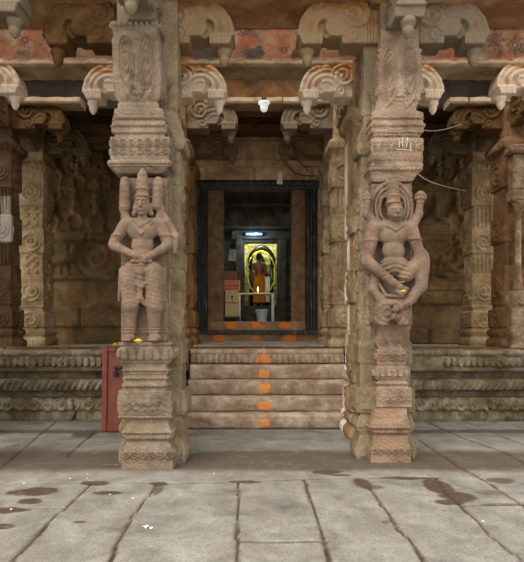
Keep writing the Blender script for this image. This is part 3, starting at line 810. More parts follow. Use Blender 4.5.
# ------------------------------------------------ carved figures on the pillars
def statue(parent, shapes, c, D, Y0, X0, mat, yfeet, bounds, name='guardian_statue', k=1.6, extra=None):
    m = D/500
    def fn(X, Y, Z):
        d = None
        for s in shapes:
            kind = s[0]
            if kind == 'c': q = s_cap(X, Y, Z, s[1], s[2], s[3], s[4])
            elif kind == 'e': q = s_ell(X, Y, Z, s[1], s[2])
            elif kind == 'b': q = s_box(X, Y, Z, s[1], s[2], s[3])
            elif kind == 'r': q = s_ring(X, Y, Z, s[1], s[2], s[3], s[4])
            kk = s[5] if kind == 'c' and len(s) > 5 else (.6 if kind in 'r' else k)
            d = q if d is None else smin(d, q, kk)
        if extra is not None: d = d+extra(X, Y, Z)
        return d+.4*fbm(X*.35+Y*.2, Z*.35, 3)+.7*np.abs(fbm(X*.55+Y*.3+9, Z*.55, 2))
    lo, hi = bounds
    v, f = sdf_mesh(fn, lo, hi, .72)
    # px units (x right, y forward negative, z up) to metres
    v = v*m
    z0 = 1.6+(328-yfeet)*m
    o = link(name, new_mesh(name, v, f), mat, parent, ((c-254)*m-X0, D+.08-Y0, z0))
    return o
def L(x, y, w): return (x-143, -w, 342-y)
F = 10
sl = []
a = sl.append
a(('b', (-25, 2, -1), (23, 12, 168), 3))
a(('c', L(143,207,10), L(143,180,9), 7.2, 5.6)); a(('e', L(143,176,9), (5, 5, 5))); a(('e', L(143,172,9), (2.5, 3, 3)))
for q in (198, 192, 186): a(('r', L(143,q,9), 0.1, 1, 1)) if False else None
a(('e', L(143,207,10), (7.6, 8, 9.2))); a(('c', L(143,203,18), L(143,208.5,20.5), 1.0, 1.7, .5)); a(('c', L(138.6,204.5,17), L(141.2,205,17.6), 1.1, 1.1, .4)); a(('c', L(147.4,204.5,17), L(144.8,205,17.6), 1.1, 1.1, .4)); a(('c', L(137.5,202,16.5), L(142,201.5,18), .8, .8, .4)); a(('c', L(148.5,202,16.5), L(144,201.5,18), .8, .8, .4)); a(('c', L(140.8,212,17.8), L(145.2,212,17.8), 1.1, 1.1, .4)); a(('e', L(143,215.5,15.5), (2.5,2.5,1.6)))
a(('e', L(134.8,208,8), (1.6,2.5,4))); a(('e', L(151.2,208,8), (1.6,2.5,4))); a(('e', L(134.5,214,8), (2.6,2.6,2.8))); a(('e', L(151.5,214,8), (2.6,2.6,2.8)))
a(('c', L(143,214,8), L(143,222,7), 4.5, 5))
a(('c', L(128,224,7), L(158,224,7), 6.2, 6.2)); a(('e', L(143,231,8), (15.5, 8.5, 12))); a(('e', L(143,246,8), (11.5, 7, 11))); a(('e', L(143,256,9), (11, 7, 8)))
a(('c', L(125,225,7), L(114.5,243,8), 6.4, 5.6)); a(('c', L(114.5,246,9), L(135,256,15), 5.0, 3.6)); a(('e', L(139,257,16), (4.5,3,3.6)))
a(('c', L(161,225,7), L(168,243,8), 6.4, 5.6)); a(('c', L(168,246,9), L(151,258,15), 5.0, 3.6)); a(('e', L(147,260,16), (4.5,3,3.6)))
for q in range(4):
    a(('c', L(138+q*1.6,254+q*2.1,18), L(144+q*1.2,258+q*2.0,19.5), 1.1, .9, .5)); a(('c', L(150-q*1.3,258+q*2.2,18), L(144.5-q,261+q*2,19.5), 1.1, .9, .5))
a(('c', L(128,221,4), L(122,208,4), 4.6, 4)); a(('c', L(124.5,206,5), L(124.5,184,5), 6, 5.2)); a(('e', L(124.5,180,5), (4.5,4.5,4)))
a(('c', L(158,221,4), L(161,208,4), 4.6, 4)); a(('c', L(157,205,5), L(158,184,5), 6.2, 5.4)); a(('e', L(158,180,5), (4.5,4.5,4)))
for p in ((161,212),(167,219),(173,230),(176,240)): pass
a(('c', L(160,210,4), L(168,221,5), 3, 3)); a(('c', L(168,221,5), L(175.5,236,5), 3.2, 3.6)); a(('c', L(175.5,236,5), L(174,252,5), 3.6, 3.0))
a(('e', L(143,268,8), (16, 8, 9)))
a(('c', L(133,272,8), L(131,306,8), 10.6, 9.2)); a(('c', L(131,304,8), L(130,332,7), 7.6, 5.6)); a(('e', L(129,338,10), (6.5, 9, 4.5)))
a(('c', L(153,272,8), L(155,306,8), 10.6, 9.2)); a(('c', L(154,304,8), L(154,332,7), 7.6, 5.6)); a(('e', L(155,338,10), (6.5, 9, 4.5)))
for q in range(4):
    a(('c', L(126+q*2.1,339,17), L(126+q*2.1,340,20), 1.3, 1.1, .5)); a(('c', L(152+q*2.1,339,17), L(152+q*2.1,340,20), 1.3, 1.1, .5))
a(('c', L(143,268,16), L(142,298,15), 3.6, 2.6)); a(('c', L(142,298,14), L(138,306,13), 2.6, 1.6)); a(('c', L(142,298,14), L(147,306,13), 2.6, 1.6))
a(('c', L(129,266,13), L(143,274,17), 2.0, 2.2)); a(('c', L(157,266,13), L(143,274,17), 2.0, 2.2)); a(('c', L(128,276,14), L(143,288,17), 1.8, 2)); a(('c', L(158,276,14), L(143,288,17), 1.8, 2))
a(('c', L(122,270,6), L(119,300,5), 3.2, 2.2)); a(('c', L(163,270,6), L(164,300,5), 3.2, 2.2))
a(('c', L(134,221,13), L(143,228,16.5), 1.1, 1.1, .7)); a(('c', L(152,221,13), L(143,228,16.5), 1.1, 1.1, .7)); a(('c', L(132,223,13), L(143,236,17), 1, 1, .7)); a(('c', L(154,223,13), L(143,236,17), 1, 1, .7))
a(('e', L(143,198,10), (8.8, 8.8, 1.6))); a(('e', L(143,183,9), (7.4, 7.4, 1.2))); a(('e', L(143,190,9), (7.9, 7.9, 1.2)))
a(('c', L(134,262,15), L(152,262,15), 2.0, 2.0, .8)); a(('b', (-14, 0, 6), (16, 6, 70), 4)); 
a(('e', L(118,236,8), (6.6, 7, 1.5))); a(('e', L(166,236,8), (6.6, 7, 1.5)))
def exL(X, Y, Z):
    v_ = -Z+342
    r = .2*np.sin(v_*2*PI/5.2)*((v_ < 200) & (np.abs(X) < 9))                # rings of the crown
    r = r+.16*np.sin((v_-.25*np.abs(X+11))*2*PI/4.2)*((v_ > 276) & (v_ < 308) & (np.abs(X) < 22))    # folds of the garment
    r = r+.4*np.sin(v_*2*PI/3)*((v_ > 262) & (v_ < 270))+.5*np.sin(v_*2*PI/3)*((v_ > 326) & (v_ < 334))
    r = r+.18*np.sin(v_*2*PI/6)*((np.abs(X) > 12) & (v_ > 178) & (v_ < 208))
    return r
sL = statue(tL, sl, 143, 5.6, YL, -1.22, M_statue, 342, ((-38, -24, -2), (38, 14, 173)), extra=exL)

def R_(x, y, w): return (x-393, -w, 322-y)
sr_ = []
a = sr_.append
a(('b', (-20, 2, -2), (22, 13, 142), 3))
for q, r in ((20.5, 2.0), (16.5, 1.8), (12.8, 1.6)): a(('r', R_(393,207,2+ (20-q)*.4), q, r, 1.25))
a(('c', R_(393,206,9), R_(393,187,8), 7.5, 5.5)); a(('e', R_(393,183,8), (4, 4, 4)))
a(('e', R_(394,213.5,12), (8, 8.5, 9.5))); a(('c', R_(394,210,20), R_(394,215,22), 1, 1.6, .5)); a(('c', R_(389.5,211,19), R_(392,211.5,20), 1.1, 1.1, .4)); a(('c', R_(396,211.5,20), R_(398.5,211,19), 1.1, 1.1, .4)); a(('c', R_(391.5,218.8,19.3), R_(396.5,218.8,19.3), 1.1, 1.1, .4))
a(('c', R_(393,221,8), R_(393,228,8), 5, 6))
a(('c', R_(377,227,7), R_(410,227,7), 6.4, 6.4)); a(('e', R_(393,236,8), (14.5, 8, 11.5))); a(('e', R_(393,251,8), (11.5, 7.5, 11))); a(('e', R_(394,266,8), (15, 8.5, 10)))
# raised arms
a(('c', R_(412,226,6), R_(419,214,6), 5, 4)); a(('c', R_(419,214,6), R_(420,202,7), 4, 3.4)); a(('e', R_(420.5,197,7), (6.3,4.5,6)))
a(('c', R_(376,224,5), R_(367,214,5), 5, 4.2)); a(('c', R_(367,214,5), R_(367.5,202,6), 4.2, 3.4)); a(('e', R_(367.5,197,6), (5,4,5.5)))
# arm swung across the body with its hand
a(('c', R_(373,229,7), R_(367,256,9), 7.4, 6.4)); a(('c', R_(366,262,11), R_(384,279,18), 6.6, 4.6)); a(('c', R_(384,279,18), R_(396,288,20), 4.6, 3.6))
for q in range(4): a(('c', R_(395-q*.8,286.5+q*2.0,20.5), R_(404-q*1.8,290+q*2.2,21), 1.5, 1.1, .5))
a(('c', R_(394,284,21), R_(399,283.5,23), 1.3, 1.0, .5))
# arm on the other side, hand on the knee
a(('c', R_(411,229,7), R_(417,249,8), 6.8, 5.8)); a(('e', R_(420,262,10), (8.5, 8, 14))); a(('c', R_(404,276,9), R_(419,263,10), 8, 8))
a(('c', R_(421,268,11), R_(419,287,13), 7, 6)); a(('c', R_(419,287,13), R_(405,303,15), 5.8, 4.8)); a(('c', R_(405,303,15), R_(393,310,14), 4.6, 3.4))
# folded leg and swags below the hand
a(('c', R_(376,276,9), R_(372,290,10), 6, 4.6)); a(('c', R_(372,290,10), R_(382,303,12), 4.6, 4.4)); a(('c', R_(382,303,12), R_(402,303,13), 4.2, 3.8))
a(('c', R_(378,284,12), R_(384,296,14), 1.8, 1.8, .8)); a(('c', R_(384,296,14), R_(400,297,15), 1.8, 1.8, .8))
a(('c', R_(383,306,8), R_(381,322,7), 9, 8)); a(('c', R_(403,310,7), R_(404,322,6), 8.5, 8)); a(('e', R_(393,316,9), (6,6,5)))
a(('c', R_(384,226,13), R_(393,232,16.5), 1.1, 1.1, .7)); a(('c', R_(402,226,13), R_(393,232,16.5), 1.1, 1.1, .7)); a(('e', R_(393,205,10), (9, 9, 1.6))); a(('e', R_(393,197,9), (8, 8, 1.2))); a(('b', (-19, -2, 0), (20, 6, 60), 4)); 
a(('e', R_(370,241,8), (7.6, 8, 1.5))); a(('e', R_(415,240,8), (7.2, 7.5, 1.5)))
a(('c', R_(372,236,4), R_(370,272,3), 5, 4)); a(('c', R_(415,276,3), R_(414,300,3), 4, 4))
def exR(X, Y, Z):
    v_ = 322-Z
    r = .2*np.sin(v_*2*PI/5)*((v_ < 206) & (np.abs(X) < 9))
    r = r+.4*np.sin((v_-.3*np.abs(X))*2*PI/4.4)*((v_ > 262) & (v_ < 280) & (np.abs(X) < 14))
    r = r+.5*np.sin(np.sqrt((X+8)**2+(v_-312)**2)*2*PI/5)*((v_ > 304))
    r = r+.35*np.sin(v_*2*PI/4)*((np.abs(X) > 21) & (v_ < 204))
    return r
sR = statue(tR, sr_, 393, 5.83, YR, 1.62, M_statue, 322, ((-38, -27, -3), (40, 15, 146)), name='dancing_statue', extra=exR)

# ================================================================== OTHER PILLARS
def plain_pillar(label, x, y, z0, ztip, hw, mat, mc, dirs=(0, PI/2, PI, -PI/2), stack=False, seed=0, name='carved_pillar', group=None, mcd=None, sc=1.0):
    t = thing(name, label, 'pillar', (x, y, z0), 0, group)
    H = ztip+.7-z0
    h = hw
    pr = [(0, h+.05), (.14, h+.05), (.2, h), (.26, h+.04), (.33, h+.04), (.38, h-.01), (.40, h+.02), (.72, h+.02), (.74, h-.04), (.8, h-.04), (.82, h-.02), (1.5, h-.02), (1.52, h-.05), (1.95, h-.05), (1.97, h-.01), (2.45, h-.01), (2.47, h-.05), (2.95, h-.05), (2.97, h-.01), (H-.95, h-.01), (H-.88, h+.05), (H-.78, h+.07), (H-.72, h+.02), (H-.66, h-.04), (H, h-.04)]
    P = [(z, -e, e, -e, e) for z, e in pr]
    def rl(face, a, z, hh):
        r = petals(a, z, .03, .13, .1, .015)+beads(a, z, .27, .32, .05, .012)
        for zc in (.56, 1.15, 2.2, 3.25): r = r+spiral(a, z, 0, zc, hw*.8, 2.3, 1, .025)
        r = r+figure(a, z, 0, .9, .5, 1, 1, 1)*.6
        if stack:
            cell = (np.floor(z/.085) % 2 == 0)
            r = r+.035*cell*((np.abs(a)/hh > .25) & (np.abs(a)/hh < .6))*(band(z, 1.53, 1.94, .005)+band(z, 2.48, 2.94, .005))
            r = r+.02*(~cell)*(np.abs(a)/hh < .25)*(band(z, 1.53, 1.94, .005)+band(z, 2.48, 2.94, .005))
        else:
            r = r+.02*np.cos(a/hh*PI*5)*(band(z, 1.53, 1.94, .01)+band(z, 2.48, 2.94, .01))
        return r+petals(a, z, H-.9, H-.8, .1, .02)
    v, f = square_sweep(P, rl, n=30, dz=.014, rough=.007, seed=seed)
    at = None
    if mat is M_pale_edge_pil:   # pale strip on the corner nearest the steps
        at = {'lip': ((v[:, 0] < -hw*.8) & (v[:, 1] > hw*.2) & (v[:, 2] < 4.4)).astype(float)*(.75+.25*np.sin(v[:, 2]*7))}
    if mat is M_dark_pil and seed == 7:   # sunlight on the front face, painted as a pale patch
        at = {'lip': ((np.abs(v[:, 0]-.12) < .11) & (v[:, 1] < -.15) & (v[:, 2] > 1.95) & (v[:, 2] < 2.8)).astype(float)}
    link('shaft', new_mesh('shaft', v, f, True, at), mat, t)
    for k, d in enumerate(dirs): corbel(mc if not mcd or k not in mcd else mcd[k], t, d, ztip-z0, sc)
    return t
# second row, standing on the hall floor
plain_pillar('tall carved pillar right behind the crowned guardian pillar, beside the steps', -1.46, 7.46, 0, 4.78, .33, M_brown_pil, M_corbel_paint, seed=1, sc=.91)
plain_pillar('tall carved pillar with pale edge right behind the dancing figure pillar, beside the steps', 1.73, 7.46, 0, 4.78, .33, M_pale_edge_pil, M_corbel_paint, seed=3, sc=.91)
plain_pillar('pillar mostly outside the left edge with a pale whitewashed corbel reaching in', -4.50, 7.46, 0, 4.85, .36, M_dark_pil, M_corbel_paint, dirs=(0, -PI/2), seed=4, sc=.91)
plain_pillar('pillar mostly outside the right edge with a pale whitewashed corbel reaching in', 4.62, 7.46, 0, 4.85, .33, M_brown_pil, M_corbel_paint, dirs=(PI, -PI/2), seed=5, sc=.91)
plain_pillar('nearest pillar outside the top left corner with a greenish grey corbel reaching in', -3.72, 5.62, 0, 4.85, .30, M_rear, M_corbel_grey, dirs=(0, -PI/2), seed=6)
# third row, on the edge of the platform
plain_pillar('dark pillar on the left platform edge under a dark brown corbel', -4.66, 9.38, 1.22, 5.06, .22, M_dark_pil, M_corbel_dark, dirs=(0, -PI/2, PI), seed=7)
plain_pillar('reddish pillar at the left of the shrine porch, close to the black doorframe', -1.46, 9.38, 1.22, 5.06, .24, M_brown_pil, M_corbel_grey, dirs=(0, PI), seed=8)
plain_pillar('brown pillar at the right of the shrine porch, close to the black doorframe', 1.66, 9.38, 1.22, 5.06, .24, M_back_pil, M_corbel_grey, dirs=(0, PI, -PI/2), seed=9)
tc_ = plain_pillar('golden lit pillar on the right platform edge with a slender colonnette', 4.83, 9.38, 1.22, 5.06, .28, M_brown_pil, M_corbel_dark, dirs=(PI, -PI/2), seed=10)
# fourth row
plain_pillar('pale yellowish pillar with stacked cube carving at the back of the left aisle', -4.70, 10.8, 1.22, 5.1, .285, M_back_pil, M_corbel_grey, dirs=(0, -PI/2), stack=True, seed=11)
plain_pillar('engaged pillar against the shrine wall at the left of the black doorframe', -1.50, 10.8, 1.22, 5.1, .25, M_brown_pil, M_corbel, dirs=(0,), seed=12)
plain_pillar('engaged pillar against the shrine wall at the right of the black doorframe', 1.70, 10.8, 1.22, 5.1, .25, M_back_pil, M_corbel, dirs=(PI,), seed=13)
plain_pillar('grey brown pillar with relief discs at the back of the right aisle', 4.85, 10.8, 1.22, 5.1, .265, M_back_pil, M_corbel_grey, dirs=(PI, -PI/2), seed=14)
# colonnette before the right platform pillar
m9 = 9.0/500
cx = (518-254)*m9-4.83
mb = MB().lathe([(.10, 0), (.11, .05), (.07, .1), (.075, .2), (.055, .25), (.05, 1.35), (.06, 1.4), (.09, 1.45), (.07, 1.5), (.12, 1.6)], (cx, -.38, 1.05), 20)
mb.build('colonnette', M_goldlit_pil, tc_, smooth=True)
MB().box((cx-.17, -.52, 0), (cx+.2, -.24, 1.05), .03).build('colonnette_pedestal', M_goldlit_pil, tc_)
MB().box((cx-.16, -.5, 2.65), (cx+.3, -.24, 2.85), .03).box((cx-.12, -.47, 2.85), (cx+.3, -.24, 3.5), .03).box((cx-.2, -.53, 3.5), (cx+.3, -.24, 3.65), .03)  .build('colonnette_capital', M_goldlit_pil, tc_)

# ================================================================== BEAMS
def beam(label, x0, x1, yf, yb, z0, z1, mat, relief=None, attr=None, ledge=0, group=None, dx=.02):
    pr = [(yb, z0), (yf+.0, z0)]
    if ledge: pr = [(yb, z0), (yf-ledge, z0), (yf-ledge, z0+.07), (yf, z0+.12)]
    pr += [(yf, z1)]
    o = strip_obj('stone_beam', pr, x0, x1, mat, yb, dx=dx, dz=.02, relief=relief, attr=attr, rough=.01)
    return tag(o, label, 'beam', group)
M_frieze = stone('red_ochre_painted_stone', (.075, .050, .035), (.20, .135, .092), (.33, .25, .18), (.25, .082, .05), .85, scale=4, bump=.4, attr='paint', attr_col=(.035, .028, .024))
beam('weathered tan lintel beam nearest the viewer along the top of the photo', -8, 8, 5.85, 6.55, 5.53, 6.12, M_ceil, ledge=.03, dx=.04)
def fr_paint(X, Z):
    return np.maximum(fr_marks(X, Z), .8*step(fbm(X*3+4, Z*3, 4), .08, .2))
def fr_marks(X, Z):
    r = np.zeros(X.shape); m2 = 7.36/500
    def P(px, py): return (px-254)*m2, 1.6+(328-py)*m2
    for px, py, R in ((243, 30, .13), (247, 52, .10), (25, 40, .1), (495, 40, .16), (515, 45, .14), (70, 28, .09), (284, 50, .08), (205, 50, .08)):
        cx_, cz_ = P(px, py); d = np.hypot(X-cx_, Z-cz_); th = np.arctan2(Z-cz_, X-cx_)
        r = np.maximum(r, (d < R*(.8+.25*np.cos(8*th)))*(.5+.5*np.sin(d*2*PI/.045+2)) )
    r = np.maximum(r, .5*(np.abs(((X/.16) % 1)-.5) < .1)*(np.abs(Z-P(0, 61)[1]) < .02))
    return r
beam('beam with a faded red ochre painted frieze over the second pillar row', -8, 8, 7.36, 7.72, 5.49, 6.15, M_frieze,
     relief=lambda x, z: .02*band(z, 5.50, 5.56)+.02*band(z, 6.0, 6.1), attr=fr_paint, dx=.012)
fb = [o for o in COL.objects if o.name.startswith('stone_beam')][-1]
o = strip_obj('ledge', [(7.73, 5.43), (7.33, 5.43), (7.31, 5.47), (7.33, 5.53), (7.40, 5.55)], -8, 8, M_ledge, 7.73, dx=.03, relief=lambda x, z: .01*np.sin(x*23)*np.sin(x*7)); o.parent = fb
M_shadeb = stone('shade_black_stone', (.012, .009, .007), (.022, .016, .011), (.04, .028, .02), None, bump=.3)  # shade of the side aisle recess put into a near-black colour
def sidebeam(label, x0, x1): return beam(label, x0, x1, 9.45, 9.8, 5.74, 6.5, M_shadeb)
b3l = sidebeam('beam coloured black as deep shade over the platform edge in the left aisle', -8, -1.75)
b3r = sidebeam('beam coloured black as deep shade over the platform edge in the right aisle', 1.95, 8)
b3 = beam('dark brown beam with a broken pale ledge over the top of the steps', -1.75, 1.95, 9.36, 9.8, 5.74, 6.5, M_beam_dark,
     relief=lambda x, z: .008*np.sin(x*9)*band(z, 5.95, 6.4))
def ledge_seg(x0, x1):
    b3_ = b3l if x1 < -1.8 else (b3r if x0 > 1.9 else b3)
    o = strip_obj('ledge', [(9.46, 5.70), (9.14, 5.70), (9.12, 5.74), (9.14, 5.82), (9.46, 5.84)], x0, x1, M_ledge, 9.46, relief=lambda x, z: .004*np.sin(x*17)+.01*fbm(x*4, z*4, 3))
    o.parent = b3_
for a_, b_ in ((WX(-30, 9.14), WX(80, 9.14)), (WX(222, 9.14), WX(262, 9.14)), (WX(266, 9.14), WX(282, 9.14)), (WX(283, 9.14), WX(330, 9.14)), (WX(450, 9.14), WX(468, 9.14)), (WX(470, 9.14), WX(560, 9.14))): ledge_seg(a_, b_)
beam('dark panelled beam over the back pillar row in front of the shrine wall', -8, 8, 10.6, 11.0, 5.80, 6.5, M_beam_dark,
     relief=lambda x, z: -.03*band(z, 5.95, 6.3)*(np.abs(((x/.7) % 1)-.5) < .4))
for a_, b_, nm in ((-1.2, 1.4, 'short tan soffit beam running back from the painted frieze'), ):
    pass
for xx, side in ((-1.45, 'left'), (1.70, 'right')):
    for (ya, yb_, zz, ww, mat, wh) in ((6.6, 7.3, 5.53, .25, M_ceil, 'between the first and second pillar rows'), (9.85, 10.55, 5.78, .22, M_beam_dark, 'between the two porch pillar rows')):
        o = MB().box((xx-ww, ya, zz), (xx+ww, yb_, 6.1 if zz < 5.7 else 6.5), .03).build('cross_beam', mat)
        tag(o, 'short cross beam %s, on the %s of the central aisle' % (wh, side), 'beam')

# ================================================================== PLATFORM AND STEPS
yP = 8.6
def Zq(py): return 1.6+(328-py)*yP/500
def plinth(label, x0, x1, seed):
    t = thing('platform_plinth', label, 'platform', ((x0+x1)/2, yP, 0))
    X0 = (x0+x1)/2
    def part(name, prof, relief=None, dx=.012):
        return strip_obj(name, [(y, z) for y, z in prof], x0-X0, x1-X0, M_plinth, .42, t, relief=relief, dx=dx, rough=.006, seed=seed)
    sd = seed
    part('lotus_course', [(-.02, 0), (-.02, Zq(412)), (-.04, Zq(410.5)), (-.07, Zq(408)), (-.04, Zq(400)), (.02, Zq(398.5))],
         lambda x, z: -.03*(np.abs(z-Zq(411)) < .014)+sum(spiral(((x/.23) % 1-.5)*.23, z, 0, Zq(404.5), .105, 1.5, 1, .045) for _ in (1,))+petals(x, z, Zq(419), Zq(412.5), .09, .015)
         -.12*(np.abs(x-(1.46 if seed == 1 else -.80)-.04*np.sin(z*9)) < .022))
    part('recess_course', [(.20, Zq(398.5)), (.20, Zq(391))])
    part('rope_course', [(.02, Zq(391)), (-.03, Zq(389)), (-.05, Zq(385.5)), (-.03, Zq(381.5)), (.02, Zq(379.5))], lambda x, z: rope(x, z, Zq(390), Zq(380.5), .105, .05))
    part('plain_course', [(.2, Zq(379.5)), (.2, Zq(371.2))], lambda x, z: -.03*(np.abs(((x+sd)/.8) % 1-.5) < .012))
    def fz(x, z):
        arc = beads(x, z, Zq(367), Zq(357), .11, .02); 
        r = (.07*(arc > .010)+.02*(arc > 0))*(np.sin(x*1.35+sd*2.2) < .75)
        r = r+sum(spiral(((x/1.9) % 1-.5)*1.9, z, .35, Zq(362), .12, 1.6, 1, .05) for _ in (1,))
        r = r+beads(x, z, Zq(370), Zq(368), .03, .012)+.02*band(z, Zq(371), Zq(368))
        return r
    part('arcade_frieze', [(-.03, Zq(371.2)), (-.03, Zq(355.5))], fz)
    part('cornice', [(-.06, Zq(355.5)), (-.08, Zq(353)), (-.06, Zq(350.5)), (.42, Zq(349.9))], lambda x, z: .006*np.sin(x*60))
    return t
plinth('mossy carved platform plinth to the left of the steps', -8.0, -1.12, 1)
plinth('mossy carved platform plinth to the right of the steps', 1.56, 8.0, 2)
# platform floor
struct(MB().box((-8, 9.03, 0), (8, 12.3, 1.22)).build('floor', M_landing))
mb = MB()
for k in range(14): mb.box((-8+k*1.17, 9.02, 1.215), (-8+k*1.17+1.15, 9.16, 1.262), .01)
struct(mb.build('trim_3', M_beam_dark))

stp = thing('stone_staircase', 'flight of five worn granite steps with orange turmeric marks down the middle', 'steps', (.23, 7.9, 0))
marks = [(264,423,5.5,4), (264,406,6.5,4.5), (264,388,6,4.5), (264,374,5.5,4), None]
for k in range(5):
    y = 7.9+.175*k; z0 = .244*k; z1 = z0+.244
    def pnt(X, Z, k=k, y=y):
        if k == 4:
            c, zc = (264-254)*y/500, 1.6+(328-361)*y/500
            r = np.zeros(X.shape)
            for dx_, dz_, rx, rz in ((0, -.035, .13, .06), (-.10, .0, .035, .06), (.10, .0, .035, .06), (0, .07, .035, .07), (-.05, .04, .035, .07), (.05, .04, .035, .07)):
                q = ((X-c-dx_)/rx)**2+((Z-zc-dz_)/rz)**2+.8*fbm(X*25, Z*25, 3); r = np.maximum(r, 1-step(q, .8, 1.1))
            return r
        px, py, rx, ry = marks[k]; return sill_paint([(px, py, rx, ry)], y)(X, Z)
    def rel(x, z, k=k, z0=z0):
        r = .012*fbm(x*2+k, z*4, 4)
        if k == 4: r = r+petals(x, z, z0+.04, z0+.17, .1, .05)+.02*band(z, z0+.18, z0+.25)
        if k == 0: r = r+.015*fbm(x*6, z*6, 4)*2
        return r
    xs0, xs1 = -1.09+.01*(k % 2), 1.55-.012*(k % 3)
    o = strip_obj('step', [(y+.045, z0), (y+.012, z0+.02), (y, z0+.06), (y-.008, z0+.12), (y-.004, z1-.05), (y+.01, z1-.02), (y+.035, z1), (y+(.45 if k < 4 else .43), z1+.004)], xs0, xs1, M_step, y+(.45 if k < 4 else .43), relief=rel, attr=pnt, dx=.012, rough=.008, seed=k)
    o.parent = stp; o.location = (-.23, -7.9, 0)

# ================================================================== SMALL THINGS
M_red = plain('faded_red_paint', (.19, .042, .024), rough=.6, vary=.35, nscale=7)
M_iron = plain('dark_iron', (.03, .028, .026), rough=.5, metal=.6)
M_marigold = plain('yellow_marigold', (.90, .55, .03), rough=.7)
M_white = plain('white_plastic', (.80, .80, .78), rough=.4, bump=0)
M_cable = plain('pale_cable', (.45, .42, .38), rough=.5)
M_cabled = plain('dark_cable', (.03, .028, .026), rough=.5)

rb = thing('red_board', 'faded red painted board with iron latch leaning beside the guardian pillar', 'board', (-2.0, 7.75, 0))
rb.rotation_euler = (math.radians(-3), 0, 0)
hb = 1.30
MB().box((-.30, 0, .0), (.34, .03, hb), .006).build('panel', M_red, rb)
mb = MB().box((-.36, -.03, 0), (-.28, .05, hb+.02), .008).box((.30, -.03, 0), (.38, .05, hb+.02), .008).box((-.28, -.025, hb-.07), (.30, .045, hb), .008).box((-.28, -.025, 0), (.30, .045, .08), .008)
mb.build('frame', M_red, rb)
MB().tube([(-.14, -.05, .86), (-.14, -.06, .98)], .012).box((-.19, -.03, .84), (-.1, -.0, .89), .004).box((-.19, -.03, .96), (-.06, -.0, 1.0), .004).tube([(-.2, -.05, .92), (-.05, -.05, .92)], .01).build('latch', M_iron, rb)

def flower(p, r, label, mat=None, group=None):
    mb = MB()
    for q in range(3):
        for k in range(9):
            a = 2*PI*k/9+q*.35; rr = r*(1-.28*q); c = Vector((math.cos(a)*rr*.55, math.sin(a)*rr*.55, r*.2*q+r*.25))
            t_ = Vector((-math.sin(a), math.cos(a), 0)); o_ = Vector((math.cos(a), math.sin(a), .3+.4*q)).normalized()
            v = [c-t_*rr*.18, c+t_*rr*.18, c+t_*rr*.26+o_*rr*.35, c+o_*rr*.55, c-t_*rr*.26+o_*rr*.35]
            n_ = t_.cross(o_)*r*.06
            vv = [x_+n_ for x_ in v]+[x_-n_ for x_ in v]
            mb.add(vv, [(0,1,2,3,4), (9,8,7,6,5)]+[(i_, (i_+5), ((i_+1) % 5)+5, (i_+1) % 5) for i_ in range(5)])
    mb.lathe([(r*.3, 0), (r*.5, r*.15), (r*.35, r*.5), (r*.05, r*.6)], (0, 0, 0), 10)
    o = mb.build('marigold_flower', mat or M_marigold, None, p, smooth=True)
    return tag(o, label, 'flower', group)
flower((WX(139, 5.45), 5.42, 1.445), .045, 'yellow marigold at the feet of the crowned guardian figure')
flower((WX(403.5, 5.5), 5.52, WZ(292.5, 5.52)), .034, 'yellow marigold tucked in the hand of the dancing figure')
flower((WX(115, 7.72), 7.74, 1.325), .05, 'orange marigold on the top edge of the red board')

# hanging lamp under the dark beam
D = 9.0
lt = thing('hanging_lamp', 'small white lamp hanging under the pale ledge of the central beam', 'lamp', (WX(264, D), D, WZ(112, D)))
M_lamp = plain('glowing_white_glass', (.85, .86, .84), rough=.3, emit=.25, bump=0)
MB().lathe([(.02, 0), (.045, .015), (.065, .05), (.07, .12), (.105, .15), (.105, .17), (.05, .18)], (0, 0, 0), 24).build('bulb_cover', M_lamp, lt, smooth=True)
MB().lathe([(.04, .18), (.045, .26), (.02, .28)], (0, 0, 0), 16).tube([(0, 0, .27), (0, .10, .30)], .012).build('holder', M_iron, lt, smooth=True)

def cable(label, pts, r, mat):
    P = [Vector(p) for p in pts]; out = []
    for i in range(len(P)-1):
        for t in range(8):
            t /= 8; p0 = P[max(i-1, 0)]; p1 = P[i]; p2 = P[i+1]; p3 = P[min(i+2, len(P)-1)]
            out.append(.5*((2*p1)+(-p0+p2)*t+(2*p0-5*p1+4*p2-p3)*t*t+(-p0+3*p1-3*p2+p3)*t**3))
    out.append(P[-1])
    return tag(MB().tube(out, r, 6).build('cable', mat, smooth=True), label, 'cable')
cable('pale cable sagging from the dancing figure pillar to the back right pillar', [W(416, 172, 6.8), W(425, 179, 7.8), W(437, 184, 8.8), W(452, 188, 9.8), W(466, 191, 10.5)], .008, M_cable)
cable('thin pale wire crossing before the dark corbel on the right', [W(418, 129, 7.2), W(432, 131, 7.9), W(446, 129, 8.6), W(462, 124, 9.2)], .005, M_cable)
cable('dark cable looping down the shrine wall above the doorway', [W(289, 138, 11.0), W(283, 150, 11.05), W(286, 163, 11.05), W(296, 173, 11.0), W(310, 176, 11.05), W(322, 175, 11.0)], .012, M_cabled)
cable('dark cable running up the shrine wall to the socket', [W(308, 172, 11.1), W(303, 165, 11.1), W(297, 160, 11.1), W(282, 155, 11.12)], .01, M_cabled)
sk = MB().box((-.05, -.04, -.16), (.05, .03, .12), .015).box((-.08, -.05, -.16), (-.02, .0, -.06), .01).build('wall_socket', M_white, None, (WX(280.5, 11.05), 11.12, WZ(176, 11.05)))
tag(sk, 'small white electric socket on the wall above the black lintel', 'socket')

